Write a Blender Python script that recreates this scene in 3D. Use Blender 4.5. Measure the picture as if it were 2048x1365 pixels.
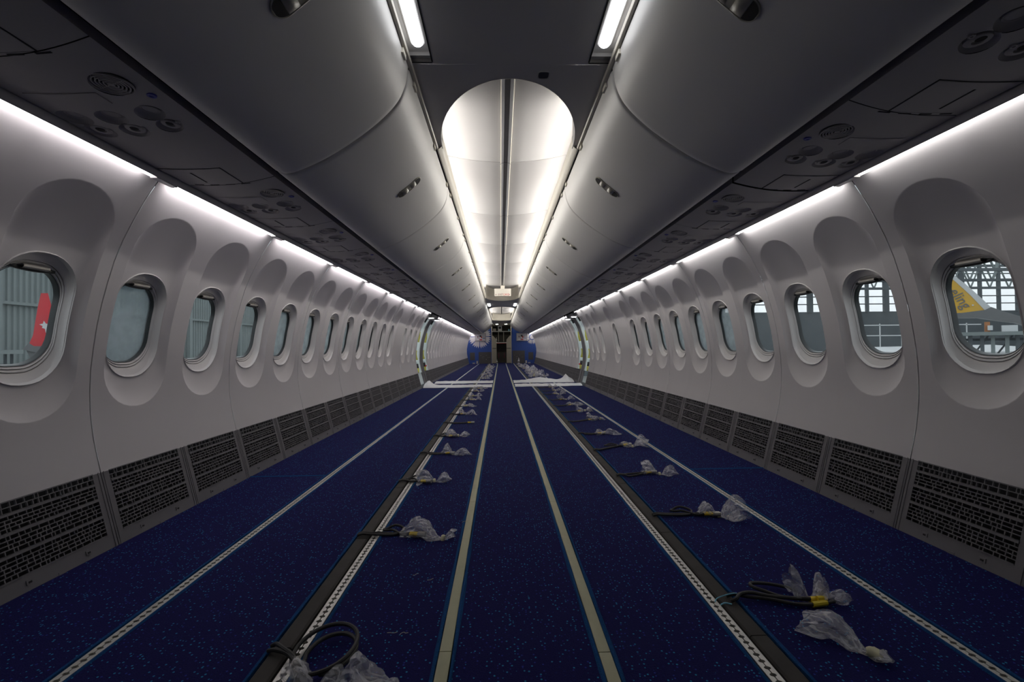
import bpy, bmesh, math, random
import numpy as np
from mathutils import Vector, Matrix
from mathutils.geometry import delaunay_2d_cdt

for o in list(bpy.data.objects):
    bpy.data.objects.remove(o, do_unlink=True)
SC = bpy.context.scene
COL = SC.collection

# ------------------------------------------------------------------ camera
FPX, CAM = 910.0, (-0.058, 0.0, 0.85)
cd = bpy.data.cameras.new('camera'); cam = bpy.data.objects.new('camera', cd); COL.objects.link(cam)
cd.sensor_fit = 'HORIZONTAL'; cd.sensor_width = 36.0; cd.lens = FPX / 2048 * 36.0
cd.clip_start = 0.02; cd.clip_end = 500
yv = Vector((1001 - 1024, 696 - 682.5, FPX)).normalized()          # cabin axis seen in the camera frame
xv = Vector((math.cos(math.radians(.6)), -math.sin(math.radians(.6)), 0)); xv = (xv - yv * xv.dot(yv)).normalized()
zv = yv.cross(xv)
if zv.y > 0: zv = -zv
rt, dn, fw = [Vector((xv[i], yv[i], zv[i])) for i in range(3)]
cam.matrix_world = Matrix(((rt.x, -dn.x, -fw.x, CAM[0]), (rt.y, -dn.y, -fw.y, CAM[1]), (rt.z, -dn.z, -fw.z, CAM[2]), (0, 0, 0, 1)))
SC.camera = cam

# ------------------------------------------------------------------ world, exposure
wd = bpy.data.worlds.new('world'); SC.world = wd; wd.use_nodes = True
bg = wd.node_tree.nodes['Background']; bg.inputs[0].default_value = (.86, .95, 1.0, 1); bg.inputs[1].default_value = 1.15
SC.view_settings.view_transform = 'Standard'; SC.view_settings.look = 'None'
SC.view_settings.exposure = 0.0; SC.view_settings.gamma = 1.0; SC.view_settings.use_curve_mapping = False
SIDE_L, SIDE_COL = (17.0, 12.5), ((1.0, .945, .975), (1.0, .975, .965))     # sidewall light strips, red-tail side and yellow-tail side
COVE_L, COVE_COL = 50.0, (1.0, .965, .91)     # ceiling cove lights
LAMP_L = 5.0                                # ceiling lamps

# ------------------------------------------------------------------ materials
MATS = {}
def mat(name, col, rough=.5, metal=0., noise=0., nscale=40., bump=0., bscale=200., spec=.5):
    m = bpy.data.materials.new(name); m.use_nodes = True
    nt = m.node_tree; b = nt.nodes['Principled BSDF']
    b.inputs['Base Color'].default_value = (*col, 1); b.inputs['Roughness'].default_value = rough
    b.inputs['Metallic'].default_value = metal; b.inputs['Specular IOR Level'].default_value = spec
    tc = nt.nodes.new('ShaderNodeTexCoord')
    if noise:
        n = nt.nodes.new('ShaderNodeTexNoise'); n.inputs['Scale'].default_value = nscale; n.inputs['Detail'].default_value = 4
        nt.links.new(tc.outputs['Object'], n.inputs['Vector'])
        r = nt.nodes.new('ShaderNodeMix'); r.data_type = 'RGBA'
        r.inputs['A'].default_value = (*[c * (1 - noise) for c in col], 1); r.inputs['B'].default_value = (*[min(1, c * (1 + noise)) for c in col], 1)
        nt.links.new(n.outputs['Fac'], r.inputs['Factor']); nt.links.new(r.outputs['Result'], b.inputs['Base Color'])
    if bump:
        n2 = nt.nodes.new('ShaderNodeTexNoise'); n2.inputs['Scale'].default_value = bscale; n2.inputs['Detail'].default_value = 3
        nt.links.new(tc.outputs['Object'], n2.inputs['Vector'])
        bp = nt.nodes.new('ShaderNodeBump'); bp.inputs['Strength'].default_value = bump; bp.inputs['Distance'].default_value = .003
        nt.links.new(n2.outputs['Fac'], bp.inputs['Height']); nt.links.new(bp.outputs['Normal'], b.inputs['Normal'])
    MATS[name] = m; return m
def emat(name, col, s):
    m = bpy.data.materials.new(name); m.use_nodes = True; nt = m.node_tree; nt.nodes.clear()
    e = nt.nodes.new('ShaderNodeEmission'); e.inputs[0].default_value = (*col, 1); e.inputs[1].default_value = s
    o = nt.nodes.new('ShaderNodeOutputMaterial'); nt.links.new(e.outputs[0], o.inputs[0]); MATS[name] = m
mat('wall_plastic', (.60, .575, .575), .42, noise=.03, nscale=3, bump=.04, bscale=500)
mat('bin_plastic', (.66, .645, .62), .45, noise=.03, nscale=3, bump=.04, bscale=500)
mat('ceiling_plastic', (.40, .39, .385), .5, noise=.03, nscale=3)
mat('drop_plastic', (.52, .51, .50), .55, noise=.04, nscale=5)
mat('psu_plastic', (.42, .40, .40), .5, noise=.04, nscale=8, bump=.05, bscale=600)
mat('bezel_plastic', (.62, .60, .59), .28, noise=.02, nscale=6)
mat('gasket', (.012, .016, .018), .35, noise=.2, nscale=30)
mat('dark_gap', (.006, .006, .006), .8, noise=.2, nscale=30)
mat('dado_grey', (.165, .158, .165), .55, noise=.06, nscale=12, bump=.08, bscale=700)
mat('dado_dark', (.012, .011, .012), .8, noise=.2, nscale=30)
mat('rail_grey', (.30, .305, .32), .45, noise=.05, nscale=10)
mat('rail_dark', (.115, .115, .12), .55, noise=.05, nscale=10)
mat('cream_trim', (.68, .64, .55), .45, noise=.03, nscale=8)
mat('latch_cream', (.42, .40, .33), .35, noise=.03, nscale=8)
mat('alu', (.56, .54, .50), .42, .55, noise=.18, nscale=60)
mat('alu_hole', (.02, .02, .02), .6, noise=.2, nscale=60)
mat('raceway', (.055, .050, .046), .65, noise=.4, nscale=14, bump=.15, bscale=80, spec=.15)
mat('path_strip', (.43, .42, .27), .5, noise=.07, nscale=30)
mat('cable', (.022, .020, .019), .5, noise=.25, nscale=200, bump=.3, bscale=900)
mat('yellow', (.80, .58, .02), .45, noise=.08, nscale=60)
mat('tape', (.62, .58, .38), .55, noise=.1, nscale=60)
mat('tie_blue', (.25, .62, .80), .4, noise=.05)
mat('steel_grey', (.38, .36, .33), .35, .5, noise=.15, nscale=40)
mat('film', (.80, .79, .80), .5, noise=.08, nscale=20, bump=.5, bscale=60)
mat('partition_blue', (.030, .085, .35), .5, noise=.05, nscale=10, bump=.05)
mat('petal_white', (.66, .64, .66), .5, noise=.03, nscale=10)
mat('kick_grey', (.085, .080, .080), .6, noise=.1, nscale=30)
mat('galley_beige', (.55, .51, .42), .5, noise=.05, nscale=10)
mat('galley_dark', (.055, .052, .040), .6, noise=.2, nscale=8)
mat('white_plastic', (.78, .77, .75), .4, noise=.03, nscale=10)
mat('screen_grey', (.48, .47, .49), .3, noise=.05, nscale=6)
mat('frame_grey', (.20, .19, .19), .4, noise=.05)
mat('red', (.55, .02, .03), .4, noise=.06, nscale=3)
mat('sign_cream', (.55, .52, .46), .6, noise=.03)
mat('sign_red', (.50, .02, .03), .5, noise=.05)
mat('sign_dark', (.16, .03, .05), .5, noise=.05)
mat('blue_ring', (.03, .04, .42), .35, noise=.05)
mat('insul_yellow', (.46, .43, .08), .6, noise=.4, nscale=12, bump=.6, bscale=30)
mat('insul_foil', (.62, .66, .66), .35, noise=.35, nscale=25, bump=.8, bscale=40)
mat('frame_white', (.72, .80, .78), .45, noise=.05, nscale=8)
mat('black_box', (.02, .02, .02), .5, noise=.3, nscale=20)
mat('hangar_steel', (.19, .225, .225), .6, noise=.15, nscale=.5)
mat('hangar_dark', (.075, .09, .10), .6, noise=.2, nscale=.8)
mat('concrete', (.20, .20, .19), .8, noise=.2, nscale=1.5)
mat('tail_yellow', (.62, .36, .02), .4, noise=.06, nscale=2)
mat('tail_grey', (.12, .125, .13), .45, noise=.1, nscale=2)
mat('tail_white', (.55, .57, .58), .4, noise=.04, nscale=2)
mat('orange_brown', (.35, .14, .05), .6, noise=.1)
for k in (0, 1): emat(f'side_light_{k}', SIDE_COL[k], SIDE_L[k]); emat(f'side_light_dim_{k}', SIDE_COL[k], SIDE_L[k] * .5); emat(f'side_light_rear_{k}', SIDE_COL[k], SIDE_L[k] * 1.5)
emat('cove_light', COVE_COL, COVE_L); emat('lamp', (.96, .97, 1.0), LAMP_L); emat('entry_lamp', (1.0, .95, .85), LAMP_L * 9)

def carpet_mat():
    m = bpy.data.materials.new('carpet'); m.use_nodes = True; nt = m.node_tree; b = nt.nodes['Principled BSDF']
    b.inputs['Roughness'].default_value = .9; b.inputs['Specular IOR Level'].default_value = .12
    tc = nt.nodes.new('ShaderNodeTexCoord')
    v = nt.nodes.new('ShaderNodeTexVoronoi'); v.inputs['Scale'].default_value = 92; v.inputs['Randomness'].default_value = .7
    mp = nt.nodes.new('ShaderNodeMapping'); mp.inputs['Scale'].default_value = (1, 1, 0)
    nt.links.new(tc.outputs['Object'], mp.inputs['Vector']); nt.links.new(mp.outputs[0], v.inputs['Vector'])
    lt = nt.nodes.new('ShaderNodeMath'); lt.operation = 'LESS_THAN'; lt.inputs[1].default_value = .25
    nt.links.new(v.outputs['Distance'], lt.inputs[0])
    sp = nt.nodes.new('ShaderNodeSeparateColor'); nt.links.new(v.outputs['Color'], sp.inputs[0])
    ramp = nt.nodes.new('ShaderNodeValToRGB'); nt.links.new(sp.outputs[0], ramp.inputs[0])
    cr = ramp.color_ramp; cr.interpolation = 'CONSTANT'
    cr.elements[0].position = 0; cr.elements[0].color = (.013, .016, .115, 1)
    cr.elements[1].position = .25; cr.elements[1].color = (.03, .05, .30, 1)
    e = cr.elements.new(.5); e.color = (.03, .26, .46, 1)
    n = nt.nodes.new('ShaderNodeTexNoise'); n.inputs['Scale'].default_value = 260; n.inputs['Detail'].default_value = 3
    nt.links.new(tc.outputs['Object'], n.inputs['Vector'])
    base = nt.nodes.new('ShaderNodeMix'); base.data_type = 'RGBA'
    base.inputs['A'].default_value = (.0060, .0057, .046, 1); base.inputs['B'].default_value = (.0155, .0148, .115, 1)
    nt.links.new(n.outputs['Fac'], base.inputs['Factor'])
    mx = nt.nodes.new('ShaderNodeMix'); mx.data_type = 'RGBA'
    nt.links.new(lt.outputs[0], mx.inputs['Factor']); nt.links.new(base.outputs['Result'], mx.inputs['A']); nt.links.new(ramp.outputs[0], mx.inputs['B'])
    nt.links.new(mx.outputs['Result'], b.inputs['Base Color'])
    bp = nt.nodes.new('ShaderNodeBump'); bp.inputs['Strength'].default_value = .6; bp.inputs['Distance'].default_value = .004
    nt.links.new(n.outputs['Fac'], bp.inputs['Height']); nt.links.new(bp.outputs[0], b.inputs['Normal'])
    MATS['carpet'] = m
carpet_mat()
mat('carpet_edge', (.010, .065, .19), .9, noise=.55, nscale=220, bump=.8, bscale=300, spec=.1)

def clear_mat(name, col, fac, rough, nscale):
    """thin clear plastic: part lets light straight through, part is a glossy film"""
    m = bpy.data.materials.new(name); m.use_nodes = True; nt = m.node_tree
    b = nt.nodes['Principled BSDF']; out = nt.nodes['Material Output']
    b.inputs['Base Color'].default_value = (*col, 1); b.inputs['Roughness'].default_value = rough
    t = nt.nodes.new('ShaderNodeBsdfTransparent'); mx = nt.nodes.new('ShaderNodeMixShader')
    tc = nt.nodes.new('ShaderNodeTexCoord'); n = nt.nodes.new('ShaderNodeTexNoise'); n.inputs['Scale'].default_value = nscale; n.inputs['Detail'].default_value = 5
    nt.links.new(tc.outputs['Object'], n.inputs['Vector'])
    mr = nt.nodes.new('ShaderNodeMapRange'); mr.inputs['From Min'].default_value = .35; mr.inputs['From Max'].default_value = .65
    mr.inputs['To Min'].default_value = fac[0]; mr.inputs['To Max'].default_value = fac[1]
    nt.links.new(n.outputs['Fac'], mr.inputs['Value']); nt.links.new(mr.outputs[0], mx.inputs[0])
    nt.links.new(t.outputs[0], mx.inputs[1]); nt.links.new(b.outputs[0], mx.inputs[2]); nt.links.new(mx.outputs[0], out.inputs[0])
    MATS[name] = m
def bag_mat():
    '''clear crinkled film: mostly lets light through, whiter along the creases, glossy'''
    m = bpy.data.materials.new('bag_plastic'); m.use_nodes = True; nt = m.node_tree; L = nt.links.new
    b = nt.nodes['Principled BSDF']; out = nt.nodes['Material Output']
    b.inputs['Base Color'].default_value = (.88, .86, .88, 1); b.inputs['Roughness'].default_value = .14; b.inputs['Specular IOR Level'].default_value = .8
    tc = nt.nodes.new('ShaderNodeTexCoord'); n = nt.nodes.new('ShaderNodeTexNoise'); n.inputs['Scale'].default_value = 1; n.inputs['Detail'].default_value = 2.5; n.inputs['Distortion'].default_value = .5
    mp = nt.nodes.new('ShaderNodeMapping'); mp.inputs['Scale'].default_value = (11, 26, 24); mp.inputs['Rotation'].default_value = (.2, .1, .5); L(tc.outputs['Object'], mp.inputs['Vector']); L(mp.outputs[0], n.inputs['Vector'])
    s1 = nt.nodes.new('ShaderNodeMath'); s1.operation = 'SUBTRACT'; s1.inputs[1].default_value = .5; L(n.outputs['Fac'], s1.inputs[0])
    a1 = nt.nodes.new('ShaderNodeMath'); a1.operation = 'ABSOLUTE'; L(s1.outputs[0], a1.inputs[0])
    mr = nt.nodes.new('ShaderNodeMapRange'); mr.inputs['From Min'].default_value = 0; mr.inputs['From Max'].default_value = .07; mr.inputs['To Min'].default_value = .50; mr.inputs['To Max'].default_value = .20
    L(a1.outputs[0], mr.inputs['Value'])
    bp = nt.nodes.new('ShaderNodeBump'); bp.inputs['Strength'].default_value = .9; bp.inputs['Distance'].default_value = .006; L(a1.outputs[0], bp.inputs['Height']); L(bp.outputs[0], b.inputs['Normal'])
    t = nt.nodes.new('ShaderNodeBsdfTransparent'); mx = nt.nodes.new('ShaderNodeMixShader')
    L(mr.outputs[0], mx.inputs[0]); L(t.outputs[0], mx.inputs[1]); L(b.outputs[0], mx.inputs[2]); L(mx.outputs[0], out.inputs[0]); MATS['bag_plastic'] = m
bag_mat()
clear_mat('pane', (.75, .85, .88), (.05, .11), .06, 9)
clear_mat('pane_film', (.62, .74, .78), (.38, .62), .3, 14)

# ------------------------------------------------------------------ mesh helpers
class MB:
    def __init__(s): s.v = []; s.f = []; s.m = []
    def add(s, vs, fs, mi=0):
        o = len(s.v); s.v += [tuple(p) for p in vs]; s.f += [tuple(i + o for i in f) for f in fs]; s.m += [mi] * len(fs); return s
    def box(s, c, d, mi=0, R=None):
        hx, hy, hz = d[0] / 2, d[1] / 2, d[2] / 2
        vs = [Vector((x * hx, y * hy, z * hz)) for x in (-1, 1) for y in (-1, 1) for z in (-1, 1)]
        if R is not None: vs = [R @ p for p in vs]
        vs = [p + Vector(c) for p in vs]
        return s.add(vs, [(0, 1, 3, 2), (4, 6, 7, 5), (0, 4, 5, 1), (2, 3, 7, 6), (0, 2, 6, 4), (1, 5, 7, 3)], mi)
    def grid(s, rows, mi=0, closed=False):
        n = len(rows[0]); vs = [p for r in rows for p in r]; fs = []
        for i in range(len(rows) - 1):
            for j in range(n if closed else n - 1):
                k = (j + 1) % n; fs.append((i * n + j, i * n + k, (i + 1) * n + k, (i + 1) * n + j))
        return s.add(vs, fs, mi)
    def fan(s, ring, mi=0):
        return s.add(ring, [tuple(range(len(ring)))], mi)
    def lathe(s, prof, n=20, o=(0, 0, 0), ax='z', mi=0, cap=True):
        rows = []
        for r, h in prof:
            row = []
            for i in range(n):
                a = 2 * math.pi * i / n; x, y = r * math.cos(a), r * math.sin(a)
                p = (x, y, h) if ax == 'z' else ((h, x, y) if ax == 'x' else (x, h, y))
                row.append((o[0] + p[0], o[1] + p[1], o[2] + p[2]))
            rows.append(row)
        s.grid(rows, mi, True)
        if cap:
            if prof[0][0] > 1e-5: s.fan(rows[0][::-1], mi)
            if prof[-1][0] > 1e-5: s.fan(rows[-1], mi)
        return s
    def tube(s, pts, r, n=8, mi=0):
        pts = [Vector(p) for p in pts]; rows = []; up = Vector((0, 0, 1)); prev = None
        for i, p in enumerate(pts):
            d = (pts[min(i + 1, len(pts) - 1)] - pts[max(i - 1, 0)]).normalized()
            if prev is None:
                a = d.cross(up)
                if a.length < 1e-3: a = d.cross(Vector((1, 0, 0)))
            else: a = prev - d * prev.dot(d)
            a.normalize(); prev = a; b = d.cross(a)
            rows.append([p + (a * math.cos(t) + b * math.sin(t)) * r for t in [2 * math.pi * k / n for k in range(n)]])
        s.grid(rows, mi, True); s.fan(rows[0][::-1], mi); s.fan(rows[-1], mi); return s
    def extrude(s, prof, y0, y1, mi=0, closed=False, caps=False):
        """prof is a list of (x, z), run along y"""
        a = [(x, y0, z) for x, z in prof]; b = [(x, y1, z) for x, z in prof]
        n = len(prof); o = [(i, (i + 1) % n, n + (i + 1) % n, n + i) for i in range(n if closed else n - 1)]
        s.add(a + b, o, mi)
        if caps: s.fan(a, mi); s.fan(b[::-1], mi)
        return s
    def prism(s, poly, nvec, t, mi=0):
        """poly of 3-D points thickened by t along nvec"""
        nv = Vector(nvec).normalized() * t; a = [Vector(p) for p in poly]; b = [p + nv for p in a]; n = len(a)
        s.add(a + b, [(i, (i + 1) % n, n + (i + 1) % n, n + i) for i in range(n)], mi); s.fan(a[::-1], mi); s.fan(b, mi); return s
    def mesh(s, name, mats, smooth=True, org=(0, 0, 0), angle=35, fix=False):
        me = bpy.data.meshes.new(name)
        v = s.v if org == (0, 0, 0) else [(p[0] - org[0], p[1] - org[1], p[2] - org[2]) for p in s.v]
        me.from_pydata([tuple(p) for p in v], [], s.f); 
        for m in ([mats] if isinstance(mats, str) else mats): me.materials.append(MATS[m])
        me.polygons.foreach_set('material_index', s.m)
        if fix:
            bm = bmesh.new(); bm.from_mesh(me); bmesh.ops.remove_doubles(bm, verts=bm.verts, dist=1e-6)
            bmesh.ops.recalc_face_normals(bm, faces=bm.faces); bm.to_mesh(me); bm.free()
        if smooth:
            me.polygons.foreach_set('use_smooth', [True] * len(me.polygons)); me.set_sharp_from_angle(angle=math.radians(angle))
        me.update(); return me
def obj(name, me, parent=None, loc=(0, 0, 0), rotz=0):
    o = bpy.data.objects.new(name, me); COL.objects.link(o); o.location = loc; o.rotation_euler = (0, 0, rotz)
    if parent: o.parent = parent
    return o
def tag(o, label, cat=None, group=None, kind=None):
    o['label'] = label
    if cat: o['category'] = cat
    if group: o['group'] = group
    if kind: o['kind'] = kind
    return o
def thing(name, label, cat, loc=(0, 0, 0), group=None, kind=None):
    return tag(obj(name, None, None, loc), label, cat, group, kind)
ORD = ['first', 'second', 'third', 'fourth', 'fifth', 'sixth', 'seventh', 'eighth', 'ninth', 'tenth', 'eleventh', 'twelfth', 'thirteenth', 'fourteenth', 'fifteenth', 'sixteenth', 'seventeenth', 'eighteenth', 'nineteenth']
TENS = {20: 'twent', 30: 'thirt', 40: 'fort', 50: 'fift'}
def ordi(n):
    if n <= 19: return ORD[n - 1]
    t, u = n // 10 * 10, n % 10
    return TENS[t] + 'ieth' if u == 0 else TENS[t] + 'y-' + ORD[u - 1]
SIDE = {-1: 'red-tail side', 1: 'yellow-tail side'}
def catmull(P, n=8):
    P = [np.array(p, float) for p in P]; Q = [2 * P[0] - P[1]] + P + [2 * P[-1] - P[-2]]; out = []
    for i in range(1, len(Q) - 2):
        for k in range(n):
            t = k / n; a, b, c, d = Q[i - 1:i + 3]
            out.append(.5 * (2 * b + (c - a) * t + (2 * a - 5 * b + 4 * c - d) * t * t + (3 * b - a - 3 * c + d) * t ** 3))
    out.append(Q[-2]); return out

YB = 24.2                      # blue partitions
Y0 = -2.6                      # cabin behind the camera ends here
# ------------------------------------------------------------------ sidewall profile
WP = catmull([(1.800, .325), (1.828, .45), (1.845, .58), (1.847, .70), (1.840, .81), (1.811, 1.0), (1.765, 1.18), (1.720, 1.31), (1.650, 1.45), (1.585, 1.56), (1.545, 1.615)], 10)
WP = np.array(WP); SEG = np.r_[0, np.cumsum(np.hypot(*np.diff(WP, axis=0).T))]; STOT = SEG[-1]
def wp(s, d=0.):
    x = np.interp(s, SEG, WP[:, 0]); z = np.interp(s, SEG, WP[:, 1])
    e = .02; x1, x0 = np.interp(min(s + e, STOT), SEG, WP[:, 0]), np.interp(max(s - e, 0), SEG, WP[:, 0])
    z1, z0 = np.interp(min(s + e, STOT), SEG, WP[:, 1]), np.interp(max(s - e, 0), SEG, WP[:, 1])
    l = math.hypot(x1 - x0, z1 - z0); return x + (z1 - z0) / l * d, z - (x1 - x0) / l * d
def s_of_z(z): return float(np.interp(z, WP[:, 1], SEG))
SC_ = s_of_z(.976)
NA = 8
def stadium(w, ht, hb, r):
    """loop of (y, s, tag) around a window; the same count for every size"""
    out = []
    def arc(cx, cy, a0):
        for k in range(NA + 1):
            a = math.radians(a0 + 90 * k / NA); out.append((cx + r * math.cos(a), cy + r * math.sin(a), (a0, k)))
    def line(p, q, n):
        for k in range(1, n): out.append((p[0] + (q[0] - p[0]) * k / n, p[1] + (q[1] - p[1]) * k / n, None))
    arc(w - r, ht - r, 0); line((w - r, ht), (-(w - r), ht), 2); arc(-(w - r), ht - r, 90)
    line((-w, ht - r), (-w, -(hb - r)), 6); arc(-(w - r), -(hb - r), 180)
    line((-(w - r), -hb), (w - r, -hb), 2); arc(w - r, -(hb - r), 270); line((w, -(hb - r)), (w, ht - r), 6)
    return out
HOLE = stadium(.155, .2525, .2525, .145)
RECT_T, RECT_B = s_of_z(1.5) - SC_, SC_ - s_of_z(.585)
REC = stadium(.19, RECT_T, RECT_B, .185)
PANE = stadium(.138, .187, .187, .118)
W2, HT, HB = .254, STOT - SC_, SC_
def rect_loop():
    out = []
    for (y, s, tg) in REC:
        if tg:
            a0, k = tg; th = math.radians(90 * k / NA); sy = 1 if a0 in (0, 90) else -1; sx = 1 if a0 in (0, 270) else -1
            t = th if a0 in (0, 180) else math.pi / 2 - th         # angle from the horizontal
            H = HT if sy > 0 else HB; ys = (RECT_T if sy > 0 else RECT_B) - .185; xs = .005
            if t <= math.pi / 4 + 1e-6: out.append((sx * W2, sy * (ys + (H - ys) * math.tan(t))))
            else: out.append((sx * (xs + (W2 - xs) / math.tan(t)), sy * H))
        else:
            out.append((math.copysign(W2, y), s) if abs(y) > .18 else (y, HT if s > 0 else -HB))
    return out
RECTL = rect_loop()
DEP = .034
def P3(y, s, d, sd):
    x, z = wp(min(max(s + SC_, 0), STOT), d); return (sd * x, y, z)
def lerp(A, B, t): return [(a[0] + (b[0] - a[0]) * t, a[1] + (b[1] - a[1]) * t) for a, b in zip(A, B)]
def win_cell(mb, yc, sd):
    rows = []
    for t in (1, .8, .6, .42, .28, .16, .08, .03, .01): rows.append([P3(yc + y, s, 0, sd) for y, s in lerp(REC, RECTL, t)])
    for q in (0, .02, .05, .1, .2, .32, .45, .6, .75, .88, 1): rows.append([P3(yc + y, s, DEP * (1 - (1 - q) ** 1.9), sd) for y, s in lerp(REC, HOLE, q)])
    mb.grid(rows, 0, True)
def blank_cell(mb, yc, sd):
    mb.grid([[P3(yc - W2 + 2 * W2 * i / 6, -HB + (HT + HB) * k / 60, 0, sd) for i in range(7)] for k in range(61)])
def flange(mb, y, sd):
    mb.grid([[P3(y, -HB + (HT + HB) * k / 60, d, sd) for k in range(61)] for d in (0, .018)])
def wall_panel(cells, sd):
    mb = MB(); n = len(cells)
    for i, c in enumerate(cells): (win_cell if c == 'W' else blank_cell)(mb, W2 + 2 * W2 * i, sd)
    L = n * .508
    mb.v = [(x, .0028 + y * (L - .0056) / L, z) for x, y, z in mb.v]
    flange(mb, .0028, sd); flange(mb, L - .0028, sd)
    return mb.mesh('sidewall_panel', 'wall_plastic', angle=30, fix=False)
def seam_mesh(sd):
    mb = MB(); mb.grid([[P3(-.02 + .04 * i, -HB + (HT + HB) * k / 40, .018, sd) for i in (0, 1)] for k in range(41)])
    return mb.mesh('seam_light_seal', 'dark_gap')  # added behind the open panel joint to stop daylight leaking in
WORG = 1.80
def window_parts(sd):
    org = (sd * WORG, 0, .73); R = {}
    seq = [(-.06, .004), (-.045, -.003), (0, -.005), (.05, -.001), (.12, .010), (.3, .018), (.52, .027), (.60, .029), (.615, .036), (.67, .036), (.685, .029), (.78, .033), (.795, .041), (.85, .041), (.865, .034), (1.0, .042)]
    mb = MB(); mb.grid([[P3(y, s, DEP + d, sd) for y, s in lerp(HOLE, PANE, t)] for t, d in seq], 0, True)
    R['bezel'] = mb.mesh('bezel', 'bezel_plastic', org=org, angle=28)
    mb = MB(); mb.grid([[P3(y, s, DEP + d, sd) for y, s in lerp(HOLE, PANE, t)] for t, d in ((.985, .040), (1.0, .038), (1.03, .040), (1.06, .046), (1.09, .062))], 0, True)
    R['gasket'] = mb.mesh('gasket', 'gasket', org=org)
    for nm, m in (('pane', 'pane'), ('pane_film', 'pane_film')):
        mb = MB(); a = [P3(y, s, DEP + .056, sd) for y, s in lerp(HOLE, PANE, 1.03)]; b = [P3(y, s, DEP + .060, sd) for y, s in lerp(HOLE, PANE, 1.03)]
        mb.grid([a, b], 0, True)
        for ring, d in ((a, .056), (b, .060)):
            c = P3(0, 0, DEP + d, sd); n = len(ring); mb.add(ring + [c], [(i, (i + 1) % n, n) for i in range(n)])
        R[nm] = mb.mesh('pane', m, org=org, smooth=False)
    mb = MB()                                                   # raised shade: its lower bar peeks out under the frame
    mb.grid([[P3(-.085 + .17 * i / 8, .187 + .001 - k * .011 - .006 * (1 - ((i - 4) / 4) ** 2) * (k > 0), DEP + d, sd) for i in range(9)] for k, d in ((0, .034), (.2, .030), (1, .030), (1.2, .034), (1.2, .050), (0, .050))])
    R['shade_bar'] = mb.mesh('shade_bar', 'gasket', org=org)
    mb = MB()
    mb.grid([[P3(-.05 + .10 * i / 6, .187 + .012 - k, DEP + d, sd) for i in range(7)] for k, d in ((0, .028), (.004, .018), (.012, .016), (.018, .021), (.020, .030))])
    R['shade_handle'] = mb.mesh('shade_handle', 'steel_grey', org=org)
    return R
# ------------------------------------------------------------------ floor
fl = MB(); fl.box((0, (Y0 + 27) / 2, -.06), (3.9, 27 - Y0, .1)); 
floor = tag(obj('floor', fl.mesh('floor', 'dark_gap', smooth=False)), 'cabin floor covered with dark blue speckled carpet', 'floor', kind='structure')
X_AI, X_IN, X_RC, X_OUT, X_W = .218, .625, .676, 1.197, 1.722
def carpet_piece(x0, x1, ya, yb, edges=(1, 1, 0, 0)):
    e = .008; me = MB(); rnd = random.Random(int(x0 * 1000 + ya * 10)); z = .012
    nx = max(2, int((x1 - x0) / .12)); ny = max(2, int((yb - ya) / .15)); rows = []
    for j in range(ny + 1):
        rows.append([(x0 + (x1 - x0) * i / nx, ya + (yb - ya) * j / ny, z + (rnd.random() - .5) * .0012) for i in range(nx + 1)])
    me.grid(rows); me.extrude([(x0, z), (x0, -.008)], ya, yb); me.extrude([(x1, z), (x1, -.008)], ya, yb)
    me.add([(x0, ya, z), (x1, ya, z), (x1, ya, -.008), (x0, ya, -.008)], [(0, 1, 2, 3)]); me.add([(x0, yb, z), (x1, yb, z), (x1, yb, -.008), (x0, yb, -.008)], [(0, 1, 2, 3)])
    o = obj('carpet_piece', me.mesh('carpet_piece', 'carpet'), floor)
    eb = MB(); n = max(2, int((yb - ya) / .09)); 
    for k, xx in ((0, x0), (1, x1)):
        if edges[k]:
            c = []; sgn = 1 if k == 0 else -1
            for j in range(n + 1):
                w = rnd.uniform(-.0022, .0022); y = ya + (yb - ya) * j / n
                c.append([(xx - sgn * (.004 + w), y, .002), (xx - sgn * (.003 + w), y, z + .003), (xx + sgn * .004, y, z + .0045), (xx + sgn * (e + w), y, z + .0005)])
            eb.grid(c)
    for k, yy in ((2, ya), (3, yb)):
        if edges[k]:
            sgn = 1 if k == 2 else -1; n2 = 12
            eb.grid([[(x0 + (x1 - x0) * j / n2, yy + sgn * d, h) for d, h in ((-.003, .004), (0, z + .004), (.012, z + .001))] for j in range(n2 + 1)])
    if eb.v: obj('edge_binding', eb.mesh('edge_binding', 'carpet_edge'), o)
cuts = [Y0, 3.07, 9.3, 15.4, YB]
for a, b in zip(cuts[:-1], cuts[1:]):
    for sd in (-1, 1):
        xs = sorted((sd * (X_OUT + .026), sd * X_W)); ed = (0, 1, 1, 1) if sd < 0 else (1, 0, 1, 1)
        carpet_piece(xs[0], xs[1], a + .002, b - .002, ed)
for sd in (-1, 1):
    for a, b in ((Y0, 5.75), (5.75, 14.2), (14.2, YB)):
        xs = sorted((sd * (X_RC + .036), sd * (X_OUT - .022))); carpet_piece(xs[0], xs[1], a + .001, b - .001, (1, 1, 0, 0))
    xs = sorted((sd * (X_AI + .022), sd * (X_IN - .024))); carpet_piece(xs[0], xs[1], Y0, YB)
carpet_piece(-X_AI + .022, X_AI - .022, Y0, 25.6)

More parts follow.
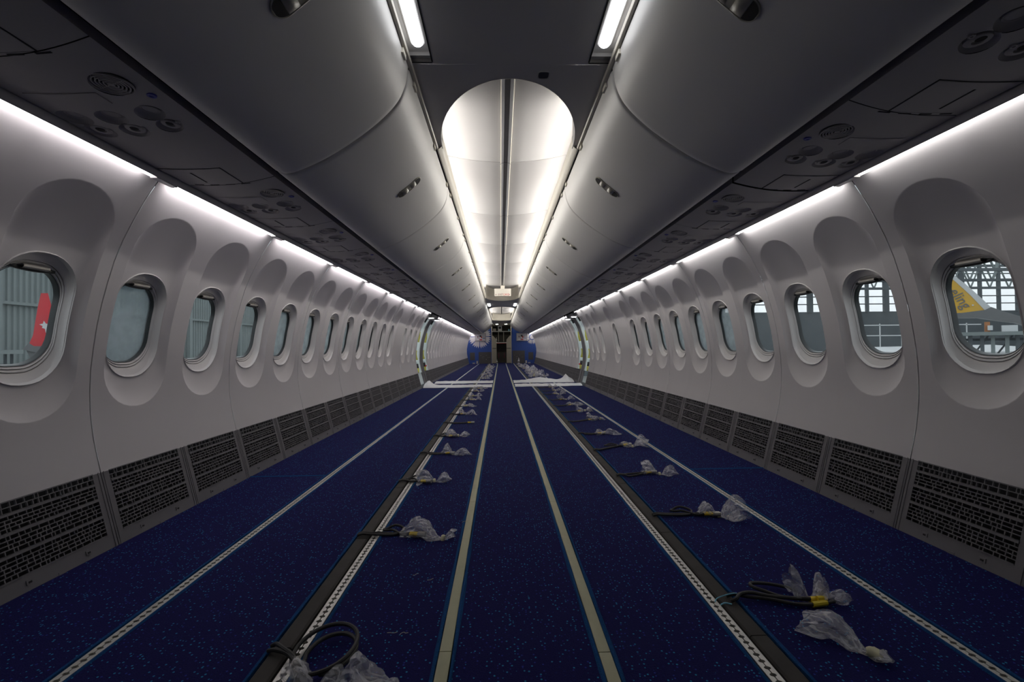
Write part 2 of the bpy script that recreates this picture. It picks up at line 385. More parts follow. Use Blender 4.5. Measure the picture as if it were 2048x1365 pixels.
# seat tracks: rail with scalloped slot
def track_mesh(w):
    mb = MB(); n = int((YB - Y0 - .2) / .0127); z = .013; L = []; R = []
    for j in range(n):
        y = Y0 + .1 + j * .0127; hw = .0085 if j % 2 else .0016
        for dy, h in (((0, hw * .75), (.002, hw), (.0065, hw), (.0085, hw * .75)) if j % 2 else ((-.002, hw), (.0105, hw))):
            L.append([(-w, y + dy, z), (-h, y + dy, z), (-h, y + dy, z - .012)]); R.append([(h, y + dy, z - .012), (h, y + dy, z), (w, y + dy, z)])
    mb.grid(L); mb.grid(R)
    mb.extrude([(-w, z), (-w, -.008)], Y0 + .1, YB - .1); mb.extrude([(w, z), (w, -.008)], Y0 + .1, YB - .1)
    mb.extrude([(-.0105, z - .012), (.0105, z - .012)], Y0 + .1, YB - .1, 1)
    return mb.mesh('rail', ['alu', 'alu_hole'], smooth=False)
tm = track_mesh(.0165)
for sd in (-1, 1):
    for xx, nm in ((X_IN, 'inner'), (X_OUT, 'outer')):
        t = thing('seat_track', f'{nm} perforated aluminium seat track sunk in the carpet on the {SIDE[sd]}', 'seat track', (sd * xx, 0, 0), 'seat tracks')
        obj('rail', tm, t)
# raceway covers beside the inner tracks
rc = MB(); prof = [(-.027, .004), (-.027, .012), (-.022, .0165), (.020, .0165), (.026, .012), (.026, .004)]
rc.extrude(prof, .002, .728, 0, False, True); rcm = rc.mesh('cover', 'raceway')
gp = MB(); gp.extrude([(-.003, .0), (-.003, .006), (.003, .006), (.003, 0)], Y0, YB - .3); gpm = gp.mesh('channel', 'dark_gap')
for sd in (-1, 1):
    t = thing('cable_raceway', f'dark scuffed cable raceway beside the inner seat track on the {SIDE[sd]}', 'raceway', (sd * X_RC, 0, 0), 'cable raceways')
    for k in range(36): obj('cover', rcm, t, (0, -2.35 + .73 * k, 0))
    obj('channel', gpm, t, (-sd * .0305, 0, 0))
# floor path strips
ps = MB(); ps.extrude([(-.0165, .002), (-.0165, .0135), (-.0150, .0145), (.0150, .0145), (.0165, .0135), (.0165, .002)], .0015, 1.2185, 0, False, True); psm = ps.mesh('strip_segment', 'path_strip')
for sd in (-1, 1):
    t = thing('floor_path_strip', f'pale glow-in-the-dark floor strip along the aisle on the {SIDE[sd]}', 'floor strip', (sd * X_AI, 0, 0), 'aisle path strips')
    y = 1.27 - 3 * 1.22 - (.02 if sd > 0 else 0)
    while y < YB - .3:
        obj('strip_segment', psm, t, (0, y, 0)); y += 1.22

# ------------------------------------------------------------------ sidewalls and windows
WIN_N = 0
NWIN_REAR = 25
def win_label(sd, k):
    return f'oval cabin window, {ordi(k)} from the blue partition on the {SIDE[sd]}'
PANELS = {}
def panel_mesh(c, sd):
    if (c, sd) not in PANELS: PANELS[(c, sd)] = wall_panel(c, sd)
    return PANELS[(c, sd)]
for sd in (-1, 1):
    wname = 'wall_left' if sd < 0 else 'wall_right'
    wall = tag(obj(wname, None), f'pale grey sculpted cabin sidewall on the {SIDE[sd]}', 'wall', kind='structure')
    sm = seam_mesh(sd); parts = window_parts(sd); wins = []
    missing = {13} if sd < 0 else {11, 13}
    n = -4; y = 2.03 - .508 * 6                                    # cell n is centred at 1.776 + .508 (n - 1)
    while n <= 16:
        cells = ''.join('W' if q not in missing else 'B' for q in ((n, n + 1) if n < 16 else (n,)))
        y = 1.776 + .508 * (n - 1) - .254
        obj('sidewall_panel', panel_mesh(cells, sd), wall, (0, y, 0)); obj('seam_light_seal', sm, wall, (0, y, 0))
        for i, c in enumerate(cells):
            if c == 'W': wins.append((y + .254 + .508 * i, n + i))
        n += len(cells)
    yr = 11.06
    k = 0
    while k < 26:
        obj('sidewall_panel', panel_mesh('WW', sd), wall, (0, yr + .508 * k, 0)); obj('seam_light_seal', sm, wall, (0, yr + .508 * k, 0))
        for i in (0, 1): wins.append((yr + .254 + .508 * (k + i), 100 + k + i))
        k += 2
    tot = len(wins)
    for i, (yc, n) in enumerate(wins):
        WIN_N += 1
        w = tag(obj(f'window_{WIN_N}', None, None, (sd * WORG, yc, .73)), win_label(sd, tot - i), 'window', 'cabin windows', 'structure')
        obj('bezel', parts['bezel'], w); obj('gasket', parts['gasket'], w)
        film = (sd < 0 and n >= 5) or (sd > 0 and n >= 5) or n == 2 and sd < 0
        obj('pane', parts['pane_film' if film else 'pane'], w)
        if n < 20 and n > 0: obj('shade_bar', parts['shade_bar'], w); obj('shade_handle', parts['shade_handle'], w)
    # rounded edge trim where the panels stop at the overwing exits
    for ye in (9.652, 11.05):
        mb = MB(); mb.grid([[P3(dy, -HB + (HT + HB) * q / 50, d, sd) for dy, d in ((-.012, -.002), (0, -.006), (.012, -.002), (.013, .09), (-.012, .09))] for q in range(51)], 0, True)
        obj('edge_trim', mb.mesh('edge_trim', 'wall_plastic'), wall, (0, ye, 0))

# ------------------------------------------------------------------ dado grilles
DA = Vector((1.719, 0, 0)); DB = Vector((1.802, 0, .328)); DL = (DB - DA).length
def dpt(a, b, d, sd):
    u = (DB - DA) / DL; n = Vector((u.z, 0, -u.x)); p = DA + u * b + n * d; return (sd * p.x, a, p.z)
def dbox(mb, a0, a1, b0, b1, d0, d1, sd, mi=0):
    v = [dpt(a, b, d, sd) for a in (a0, a1) for b in (b0, b1) for d in (d0, d1)]
    mb.add(v, [(0, 1, 3, 2), (4, 6, 7, 5), (0, 4, 5, 1), (2, 3, 7, 6), (0, 2, 6, 4), (1, 5, 7, 3)], mi)
FIELDS = [(.072, .146, 5), (.158, .220, 4), (.232, .286, 4), (.297, .334, 2)]
for sd in (-1, 1):
    base = tag(obj('baseboard_left' if sd < 0 else 'baseboard_right', None), f'row of dark grey return-air grilles along the floor on the {SIDE[sd]}', 'baseboard', kind='structure')
    body = MB(); rnd = random.Random(5)
    dbox(body, .002, .506, .0, .072, 0, .012, sd); dbox(body, .002, .040, .072, DL, 0, .012, sd); dbox(body, .468, .506, .072, DL, 0, .012, sd)
    for (b0, b1, n), nx in zip(FIELDS, FIELDS[1:] + [(DL, 0, 0)]):
        dbox(body, .040, .468, b1, min(nx[0], DL), -.003, .012, sd)
        dbox(body, .040, .468, b0 - .003, b0, -.003, .012, sd)
    for a in (.013, .495): dbox(body, a - .002, a + .002, .0, DL, -.002, .001, sd)
    for a in (.14, .37): dbox(body, a - .012, a + .012, .034, .050, -.003, .001, sd)
    dbox(body, .24, .268, .004, .022, -.002, .001, sd)
    notch = MB()
    for a in (.14, .37): dbox(notch, a - .006, a + .006, .037, .044, -.0036, -.0030, sd)
    grille = MB()
    for b0, b1, n in FIELDS:
        p = (b1 - b0) / n
        for r in range(1, n): dbox(grille, .040, .468, b0 + r * p - .0017, b0 + r * p + .0017, .001, .007, sd)
        for r in range(n):
            a = .040 + rnd.choice((.014, .022, .030))
            while a < .46:
                dbox(grille, a - .0019, a + .0019, b0 + r * p, b0 + (r + 1) * p, .0015, .007, sd); a += rnd.choice((.013, .021, .021, .029, .036))
    back = MB(); dbox(back, .0, .508, -.02, DL + .004, .022, .026, sd)
    bm_, gm_, km_, nm_ = body.mesh('grille_panel', 'dado_grey', smooth=False), grille.mesh('slots', 'dado_grey', smooth=False), back.mesh('backing', 'dado_dark', smooth=False), notch.mesh('notch', 'dado_dark', smooth=False)
    ys = [1.776 + .508 * (n - 1) - .254 for n in range(-4, 17)] + [9.65 + .508, 10.55] + [11.06 + .508 * k for k in range(26)]
    for y in ys:
        if abs(y - 10.158) < .01: continue
        p = obj('grille_panel', bm_, base, (0, y, 0)); obj('slots', gm_, p); obj('backing', km_, p)
        if y < 6: obj('notch', nm_, p)
# black shadow gap where the wall panels overlap the dado
# ------------------------------------------------------------------ overwing exits
DN = 0
def prof_band(mb, y0, y1, z0, z1, d, sd, mi=0, n=10, dz=None):
    s0, s1 = s_of_z(z0), s_of_z(z1)
    mb.grid([[P3(y, s0 + (s1 - s0) * k / n - SC_, d, sd) for y in (y0, y1)] for k in range(n + 1)], mi)
for sd in (-1, 1):
    for q, (ya, yb) in enumerate(((9.66, 10.12), (10.50, 11.04))):
        DN += 1
        d = tag(obj(f'door_{DN}', None, None, (sd * 1.8, (ya + yb) / 2, .33)), f'open overwing exit bay baring yellow insulation, {"farther from" if q == 0 else "nearer to"} the blue partition, {SIDE[sd]}', 'exit door', None, 'structure')
        org = (sd * 1.8, (ya + yb) / 2, .33)
        def jamb(z0, z1, d0, d1, m, nm, bulge):
            '''piece of the bared far jamb: runs outboard from depth d0 to d1, facing the near end of the cabin'''
            mb = MB(); s0, s1 = s_of_z(z0), s_of_z(z1); rnd = random.Random(int(z0 * 100) + q); rows = []
            for k in range(11):
                t = k / 10; row = []
                for i in range(7):
                    u = i / 6; e = 0 < k < 10 and 0 < i < 6
                    row.append(P3(yb - .004 - (bulge * math.sin(math.pi * t) ** .5 * math.sin(math.pi * u) ** .5 + rnd.uniform(-.006, .006) if e else 0), s0 + (s1 - s0) * t - SC_ + (rnd.uniform(-.008, .008) if e else 0), d0 + (d1 - d0) * u, sd))
                rows.append(row)
            mb.grid(rows); obj(nm, mb.mesh(nm, m, org=org), d)
        for z0, z1, m, nm in ((1.40, 1.50, 'black_box', 'latch_box'), (1.20, 1.40, 'insul_foil', 'foil_blanket'), (.98, 1.20, 'insul_yellow', 'insulation'), (.80, .98, 'frame_white', 'liner'), (.60, .80, 'insul_yellow', 'insulation'), (.52, .60, 'frame_white', 'liner'), (.43, .52, 'black_box', 'hinge_box'), (.330, .43, 'insul_yellow', 'insulation')):
            jamb(z0, z1, .028, .15, m, nm, .02)
        fr = MB(); rows = []                                          # pale door frame with a scalloped edge on the far jamb
        for k in range(61):
            t = k / 60; s = t * s_of_z(1.5); w = .036 + .022 * max(0, math.sin(t * 5.2 * math.pi + 2.2))
            rows.append([P3(yb - .0, s - SC_, .0, sd), P3(yb - .012, s - SC_, .002, sd), P3(yb - .03, s - SC_, w * .5, sd), P3(yb - .03, s - SC_, w, sd), P3(yb - .006, s - SC_, w + .003, sd)])
        fr.grid(rows); obj('door_frame', fr.mesh('door_frame', 'frame_white', org=org), d)
        sl = MB()                                                     # sill closing the bay above the floor grilles
        sl.add([P3(ya, -SC_, 0, sd), P3(yb, -SC_, 0, sd), P3(yb, -SC_, .17, sd), P3(ya, -SC_, .17, sd)], [(0, 1, 2, 3)]); obj('sill', sl.mesh('sill', 'dado_grey', smooth=False, org=org), d)
        hd = MB(); prof_band(hd, ya, yb, 1.49, 1.614, .004, sd, n=6); hd.add([P3(ya, s_of_z(1.49) - SC_, .004, sd), P3(yb, s_of_z(1.49) - SC_, .004, sd), P3(yb, s_of_z(1.49) - SC_, .2, sd), P3(ya, s_of_z(1.49) - SC_, .2, sd)], [(0, 1, 2, 3)]); obj('header', hd.mesh('header', 'dado_grey', org=org), d)
        if q == 1:
            c = P3(yb - .045, s_of_z(.44) - SC_, .03, sd); b_ = MB(); b_.lathe([(0, 0), (.014, .0), (.02, .01), (.014, .02), (0, .022)], 12, c, 'y'); obj('red_knob', b_.mesh('red_knob', 'red', org=org), d)
        lx, lz = wp(s_of_z(1.50), -.0)
        lp = thing('exit_downlight', f'small round white lamp over the overwing exit {"farther from" if q == 0 else "nearer to"} the blue partition, {SIDE[sd]}', 'lamp', (sd * (lx - .05), (ya + yb) / 2 + .12, lz + .012), 'overwing exit lamps')
        mb = MB(); mb.lathe([(.0, .004), (.06, .004), (.075, .010), (.08, .03), (0, .032)], 20); obj('housing', mb.mesh('housing', 'bezel_plastic'), lp)
        mb = MB(); mb.lathe([(0, -.008), (.045, -.006), (.064, .002), (.064, .0045), (0, .0045)], 20); obj('lens', mb.mesh('lens', 'lamp'), lp)
    # grey post between the two exits
    pm = MB(); prof_band(pm, 10.12, 10.50, .325, 1.612, -.004, sd, n=40)
    for yy in (10.12, 10.50): pm.grid([[P3(yy, s_of_z(.325) + (STOT - s_of_z(.325)) * k / 40 - SC_, dd, sd) for dd in (-.004, .17)] for k in range(41)])
    for yy0, yy1 in ((10.12, 10.5),): dbox(pm, yy0, yy1, .0, DL, -.006, .02, sd)
    dbox(pm, 10.30, 10.34, .0, DL, -.02, -.006, sd)
    obj('exit_post', pm.mesh('exit_post', 'dado_grey'), bpy.data.objects['wall_left' if sd < 0 else 'wall_right'])

# ------------------------------------------------------------------ sidewall cove lights
lens = MB(); lens.grid([[(x, y, z) for x, z in ((1.541, 1.606), (1.537, 1.594), (1.524, 1.587), (1.512, 1.592))] for y in (.055, .925)])
for y in (.055, .925): lens.fan([(x, y, z) for x, z in ((1.541, 1.606), (1.537, 1.594), (1.524, 1.587), (1.512, 1.592))])
hous = MB(); hous.extrude([(1.545, 1.614), (1.536, 1.604), (1.507, 1.592), (1.503, 1.588), (1.499, 1.594), (1.499, 1.625)], 0, 1.016)
hous.box((1.520, .024, 1.595), (.028, .048, .018)); hous.box((1.520, .978, 1.595), (.028, .076, .018))
for sd in (-1, 1):
    def flip(m): 
        q = MB(); q.v = [(sd * v[0], v[1], v[2]) for v in m.v]; q.f = m.f; q.m = m.m; return q
    lm, hm = flip(lens).mesh('lens', f'side_light_{(sd + 1) // 2}', org=(sd * 1.52, 0, 1.6)), flip(hous).mesh('housing', 'bezel_plastic', org=(sd * 1.52, 0, 1.6))
    lm_rear = flip(lens).mesh('lens', f'side_light_rear_{(sd + 1) // 2}', org=(sd * 1.52, 0, 1.6))
    lm_dim = flip(lens).mesh('lens', f'side_light_dim_{(sd + 1) // 2}', org=(sd * 1.52, 0, 1.6))
    segs = [1.014 + 1.016 * k for k in range(9)] + [11.06 + 1.016 * k for k in range(13)]
    segs = [s for s in segs if s < 8.9 or s > 11]
    for i, y in enumerate(segs):
        t = thing('cove_light', f'white light strip above the wall panels, {ordi(len(segs) - i + (1 if y < 9 else 0))} from the blue partition, {SIDE[sd]}', 'light strip', (sd * 1.52, y, 1.6), 'sidewall light strips')
        obj('lens', lm_dim if i == 0 else lm_rear if y > 11 else lm, t); obj('housing', hm, t)
    # short strip over the single panel next to the exit
    q = MB(); q.v = [(v[0], .03 + (v[1] - .055) * .50, v[2]) for v in flip(lens).v]; q.f = lens.f; q.m = lens.m
    h2 = MB(); h2.extrude([(sd * x, z) for x, z in ((1.545, 1.614), (1.536, 1.604), (1.507, 1.592), (1.503, 1.588), (1.499, 1.594), (1.499, 1.625))], 0, .508)
    t = thing('cove_light', f'short white light strip ending at the overwing exit on the {SIDE[sd]}', 'light strip', (sd * 1.52, 9.142, 1.6), 'sidewall light strips')
    obj('lens', q.mesh('lens', f'side_light_{(sd + 1) // 2}', org=(sd * 1.52, 0, 1.6)), t); obj('housing', h2.mesh('housing', 'bezel_plastic', org=(sd * 1.52, 0, 1.6)), t)

# ------------------------------------------------------------------ passenger service units
PX0, PX1, PZ0, PZ1 = 1.078, 1.492, 1.640, 1.618
def pz(x): 
    t = (x - PX0) / (PX1 - PX0); return PZ0 + (PZ1 - PZ0) * t - .012 * math.sin(math.pi * t)
def psh(x): return -.05 * ((PX1 - x) / (PX1 - PX0)) ** 2
BOWLS = [(1.440, .171, .047), (1.322, .177, .046), (1.190, .183, .045), (1.436, .262, .046), (1.316, .264, .045), (1.186, .268, .043)]
SPK = (1.180, .025, .056)
def psu_plate(L, sd, holes, a0=-.14):
    pts, edges = [], []
    def loop(ps):
        o = len(pts); pts.extend(Vector(p) for p in ps); edges.extend((o + i, o + (i + 1) % len(ps)) for i in range(len(ps)))
    nb = 12; outer = [(PX0 + (PX1 - PX0) * i / nb, a0 + .002) for i in range(nb + 1)] + [(PX1, a0 + L * .25), (PX1, a0 + L * .5), (PX1, a0 + L * .75)] + [(PX1 - (PX1 - PX0) * i / nb, a0 + L - .002) for i in range(nb + 1)] + [(PX0, a0 + L * .75), (PX0, a0 + L * .5), (PX0, a0 + L * .25)]
    loop(outer)
    for (x, y, r) in holes: loop([(x + r * math.cos(t), y + r * math.sin(t)) for t in [2 * math.pi * k / 24 for k in range(24)]])
    for i in range(1, nb):
        for j in range(1, 14):
            p = (PX0 + (PX1 - PX0) * i / nb, a0 + L * j / 14)
            if all(math.hypot(p[0] - h[0], p[1] - h[1]) > h[2] + .008 for h in holes): pts.append(Vector(p))
    v, e, f, *_ = delaunay_2d_cdt(pts, edges, [], 0, 1e-6)
    fs = []
    for t in f:
        c = sum((v[i] for i in t), Vector((0, 0))) / len(t)
        if all(math.hypot(c.x - h[0], c.y - h[1]) > h[2] * .985 for h in holes): fs.append(tuple(t))
    mb = MB(); mb.add([(sd * p.x, p.y + psh(p.x), pz(p.x)) for p in v], fs)
    for (x, y, r) in holes:
        rows = []
        for rr, h in ((r, 0), (r * .97, .003), (r * .85, .010), (r * .6, .016), (r * .25, .019)):
            rows.append([(sd * (x + rr * math.cos(t)), y + psh(x) + rr * math.sin(t), pz(x + rr * math.cos(t)) + h) for t in [2 * math.pi * k / 24 for k in range(24)]])
        mb.grid(rows, 0, True); mb.fan(rows[-1])
    lip = MB()
    mb.grid([[(sd * PX0, a0 + L * k / 6 + psh(PX0), PZ0), (sd * PX0, a0 + L * k / 6 + psh(PX0), PZ0 + .03)] for k in range(7)])
    return mb
def disc(mb, x, y, prof, sd, n=24, mi=0, xa=1.):
    rows = [[(sd * (x + r * math.cos(t) * xa), y + psh(x) + r * math.sin(t), pz(x) + h) for t in [2 * math.pi * k / n for k in range(n)]] for r, h in prof]
    mb.grid(rows, mi, True); mb.fan(rows[-1], mi)
def pbox(mb, x0, x1, y0, y1, h0, h1, sd, mi=0, n=4):
    for hh in (h0, h1):
        mb.grid([[(sd * x, y + psh(x) * .0 , pz(x) + hh) for y in (y0, y1)] for x in [x0 + (x1 - x0) * k / n for k in range(n + 1)]], mi)
    lp = [(x0, y0), (x1, y0), (x1, y1), (x0, y1)]
    for i in range(4):
        a, b = lp[i], lp[(i + 1) % 4]; mb.grid([[(sd * a[0], a[1], pz(a[0]) + h), (sd * b[0], b[1], pz(b[0]) + h)] for h in (h0, h1)], mi)
PSU = {}
def psu_meshes(sd, extra):
    if (sd, extra) in PSU: return PSU[(sd, extra)]
    org = (sd * 1.27, 0, 1.63); R = {}; L = .73 + extra
    holes = BOWLS + [SPK]
    R['panel'] = psu_plate(L, sd, holes).mesh('panel', 'psu_plastic', org=org, angle=40)
    R['plain'] = psu_plate(L, sd, []).mesh('panel', 'psu_plastic', org=org)
    mb = MB(); disc(mb, SPK[0], SPK[1], [(.0565, .001), (.055, -.002), (.054, -.002)], sd, 32, 0)
    sp = MB(); sp.grid([[(sd * (SPK[0] + r * math.cos(t)), SPK[1] + psh(SPK[0]) + r * math.sin(t), pz(SPK[0]) + .006) for t in [2 * math.pi * k / 32 for k in range(32)]] for r in (.056, .001)], 1, True)
    for r in (.053, .044, .035, .026, .017): 
        sp.grid([[(sd * (SPK[0] + rr * math.cos(t)), SPK[1] + psh(SPK[0]) + rr * math.sin(t), pz(SPK[0]) + h) for t in [2 * math.pi * k / 32 for k in range(32)]] for rr, h in ((r + .0022, .004), (r + .0018, -.001), (r - .0018, -.001), (r - .0022, .004))], 0, True)
    disc(sp, SPK[0], SPK[1], [(.010, .004), (.009, -.001)], sd, 12)
    for k in range(4):
        a = k * math.pi / 2 + .4; c = (sd * (SPK[0] + .03 * math.cos(a)), SPK[1] + psh(SPK[0]) + .03 * math.sin(a), pz(SPK[0]) + .001)
        sp.box(c, (.046, .003, .004), 0, Matrix.Rotation(a if sd > 0 else math.pi - a, 3, 'Z'))
    R['speaker_grille'] = sp.mesh('speaker_grille', ['psu_plastic', 'dado_dark'], org=org)
    cb = MB(); disc(cb, 1.118, .108, [(.014, .002), (.013, -.003), (.007, -.003), (.006, -.001)], sd, 16, 0); R['call_button'] = cb.mesh('call_button', 'blue_ring', org=org)
    nz = []
    for i, (x, y, r) in enumerate(BOWLS):
        mb = MB()
        if i < 3: disc(mb, x, y, [(r * .62, .016), (r * .60, .012), (r * .5, .011), (r * .45, .013)], sd, 18, 0); nz.append(('reading_light', mb.mesh('reading_light', 'psu_plastic', org=org)))
        else:
            disc(mb, x - .003, y, [(r * .70, .014), (r * .66, .005), (r * .55, .002), (r * .30, .002), (r * .28, .008)], sd, 18, 0)
            disc(mb, x - .006, y - .010, [(r * .29, .002), (r * .28, .0015)], sd, 14, 1)
            disc(mb, x - .04, y - .012, [(.009, .002), (.008, -.004), (.004, -.004), (.003, 0)], sd, 10, 0)
            nz.append(('air_nozzle', mb.mesh('air_nozzle', ['psu_plastic', 'dado_dark'], org=org)))
    R['bowls'] = nz
    sg = MB(); pbox(sg, 1.25, 1.46, .025, .085, -.0018, .001, sd); R['sign_lens'] = sg.mesh('sign_lens', 'psu_plastic', org=org)
    o = extra
    dr = MB(); pbox(dr, 1.235, 1.485, .395 + o, .565 + o, -.0022, .001, sd); R['oxygen_door'] = dr.mesh('oxygen_door', 'psu_plastic', org=org)
    gr = MB()
    for x0, x1, y0, y1 in ((1.231, 1.235, .391, .569), (1.485, 1.488, .391, .569), (1.231, 1.488, .391, .3945), (1.231, 1.488, .5655, .569)): pbox(gr, x0, x1, y0 + o, y1 + o, -.0006, .001, sd)
    pbox(gr, 1.375, 1.381, .43 + o, .54 + o, -.0032, -.002, sd)
    for k in range(4): pbox(gr, 1.205 + .07 * k, 1.245 + .07 * k, .574 + o, .580 + o, -.001, .001, sd)
    R['door_seam'] = gr.mesh('door_seam', 'dado_dark', org=org)
    PSU[(sd, extra)] = R; return R
for sd in (-1, 1):
    sp = ([-1.58, -.85, -.12, .612, 1.342, 2.272] if sd < 0 else [-2.03, -1.3, -.57, .16, .893, 1.623, 2.365]); 
    y = sp[-1]
    while y + .73 < 23.6: y += .728; sp.append(y)
    for i, y in enumerate(sp):
        nxt = sp[i + 1] if i + 1 < len(sp) else y + .73
        ex = round(nxt - y - .73, 3) if nxt - y > .75 else 0.
        R = psu_meshes(sd, ex)
        t = thing('service_unit', f'grey overhead passenger service panel, {ordi(len(sp) - i)} from the blue partition, {SIDE[sd]}', 'service panel', (sd * 1.27, y, 1.63), 'passenger service panels')
        near = .3 < y < 8.5
        obj('panel', R['panel' if near else 'plain'], t)
        if near:
            obj('speaker_grille', R['speaker_grille'], t); obj('call_button', R['call_button'], t); obj('sign_lens', R['sign_lens'], t)
            obj('oxygen_door', R['oxygen_door'], t); obj('door_seam', R['door_seam'], t)
            for nm, m in R['bowls']: obj(nm, m, t)
        else:
            obj('oxygen_door', R['oxygen_door'], t); obj('door_seam', R['door_seam'], t)

# ------------------------------------------------------------------ overhead bins
BP = catmull([(.446, 2.072), (.462, 1.985), (.509, 1.900), (.618, 1.797), (.774, 1.690), (.900, 1.628), (.965, 1.610), (1.012, 1.620), (1.035, 1.650)], 6)
BP = [(float(p[0]), float(p[1])) for p in BP]
BSEG = np.r_[0, np.cumsum([math.hypot(b[0] - a[0], b[1] - a[1]) for a, b in zip(BP[:-1], BP[1:])])]
def bp(s): 
    x = float(np.interp(s, BSEG, [p[0] for p in BP])); z = float(np.interp(s, BSEG, [p[1] for p in BP]))
    e = .01; dx = np.interp(s + e, BSEG, [p[0] for p in BP]) - np.interp(s - e, BSEG, [p[0] for p in BP]); dz = np.interp(s + e, BSEG, [p[1] for p in BP]) - np.interp(s - e, BSEG, [p[1] for p in BP])
    l = math.hypot(dx, dz); return x, z, dz / l, -dx / l            # outward normal, into the aisle
SLATCH = float(np.interp(.595, [p[0] for p in BP], BSEG))
BLEN = 1.492
def bin_door(sd):
    """one curved pivot bin door with rounded ends and a slotted hole for the latch"""
    ys = [0, .0015, .005, .012, .03] + [.03 + (BLEN - .06) * k / 12 for k in range(1, 12)] + [BLEN - .03, BLEN - .012, BLEN - .005, BLEN - .0015, BLEN]
    def dep(y): 
        e = min(y, BLEN - y); return 0 if e >= .012 else .008 * (1 - math.sqrt(max(0, 1 - (1 - e / .012) ** 2)))
    mb = MB(); S = [BSEG[-1] * k / 44 for k in range(45)]; rows = []
    for y in ys: 
        r = []
        for s in S:
            x, z, nx, nz = bp(min(max(s, .011), BSEG[-1] - .011)); x0 = float(np.interp(s, BSEG, [p[0] for p in BP])); z0 = float(np.interp(s, BSEG, [p[1] for p in BP]))
            r.append((sd * (x0 - nx * dep(y)), y, z0 - nz * dep(y)))
        rows.append(r)
    mb.grid(rows)
    for y in (0, BLEN):                                         # returns at both ends
        a = []; b = []
        for s in S:
            x, z, nx, nz = bp(min(max(s, .011), BSEG[-1] - .011)); x0 = float(np.interp(s, BSEG, [p[0] for p in BP])); z0 = float(np.interp(s, BSEG, [p[1] for p in BP]))
            a.append((sd * (x0 - nx * .008), y, z0 - nz * .008)); b.append((sd * (x0 - nx * .05), y, z0 - nz * .05))
        mb.grid([a, b])
    return mb
def latch(sd):
    """slot-shaped latch plate: rim, two finger dimples"""
    n = 36; hl, hw = .088, .038
    def loop(k, d):
        out = []
        for i in range(n):
            t = 2 * math.pi * i / n; a = hl - hw; cy = math.cos(t) * hw * k; cs = math.sin(t) * hw * k + (a if math.sin(t) >= 0 else -a)
            x, z, nx, nz = bp(SLATCH + cs); out.append((sd * (x + nx * d), BLEN / 2 + cy, z + nz * d))
        return out
    rim = MB(); rim.grid([loop(1.06, -.001), loop(1.05, .003), loop(.96, .004), loop(.90, .001), loop(.88, -.0005)], 0, True)
    plate = MB(); plate.grid([loop(.9, .0015), loop(.5, .0022), loop(.02, .0024)], 0, True)
    def half(s0, s1, mi, d0, bulge):
        rows = []
        for k in range(9):
            t = k / 8; cs = s0 + (s1 - s0) * t; dist = abs(cs) - (hl - hw); w = hw * .86 * (math.sqrt(max(0, 1 - (dist / hw) ** 2)) if dist > 0 else 1)
            x, z, nx, nz = bp(SLATCH + cs)
            rows.append([(sd * (x + nx * (d0 + bulge * math.sin(math.pi * t) * (1 - (j / 4) ** 2))), BLEN / 2 + w * j / 4, z + nz * (d0 + bulge * math.sin(math.pi * t) * (1 - (j / 4) ** 2))) for j in range(-4, 5)])
        m = MB(); m.grid(rows, mi); return m
    return rim, plate, half(.052, hl - .004, 0, .0035, 0), half(-.050, -(hl - .004), 0, .0035, 0), half(.012, .050, 0, .003, .010), half(-.048, -.010, 0, .003, .010)
NB = 18; BY0 = 1.985 - 1.5 * 3
for sd in (-1, 1):
    org = (sd * .74, 0, 1.61)
    dm = bin_door(sd).mesh('door', 'bin_plastic', org=org, angle=50)
    rim, plate, dk1, dk2, b1, b2 = latch(sd)
    rm, pm, d1, d2, k1, k2 = [m.mesh(nm, mt, org=org) for m, nm, mt in ((rim, 'latch_rim', 'latch_cream'), (plate, 'latch_plate', 'latch_cream'), (dk1, 'finger_well', 'dado_dark'), (dk2, 'finger_well', 'dado_dark'), (b1, 'latch_button', 'latch_cream'), (b2, 'latch_button', 'latch_cream'))]
    bk = MB(); sh = [(sd * min(1.045, p[0] + .03), min(2.074, p[1] + .03)) for p in BP[::3]] + [(sd * 1.045, 1.70), (sd * 1.045, 2.05), (sd * .50, 2.074)]
    bk.extrude(sh, .01, 1.49, 0, True, True); bkm = bk.mesh('body', 'dark_gap', smooth=False, org=org)
    hg = MB()
    hg.box((sd * .444, 0, 2.064), (.010, .055, .020))
    hgm = hg.mesh('hinge_cover', 'cream_trim', smooth=False, org=org)
    for i in range(NB):
        y = BY0 + 1.5 * i
        if y + 1.5 > YB + .05: break
        nb = 1 + int((YB - y - 1.5) / 1.5 + .5)
        t = thing('overhead_bin', f'pale grey curved overhead bin, {ordi(nb)} from the blue partition, {SIDE[sd]}', 'overhead bin', (sd * .74, y, 1.61), 'overhead bins')
        obj('door', dm, t); obj('body', bkm, t); [obj('hinge_cover', hgm, t, (0, q, 0)) for q in (.12, .75, 1.38)]
        lt = obj('latch', pm, t)
        for m in (rm, d1, d2, k1, k2): obj(m.name.split('.')[0], m, lt)
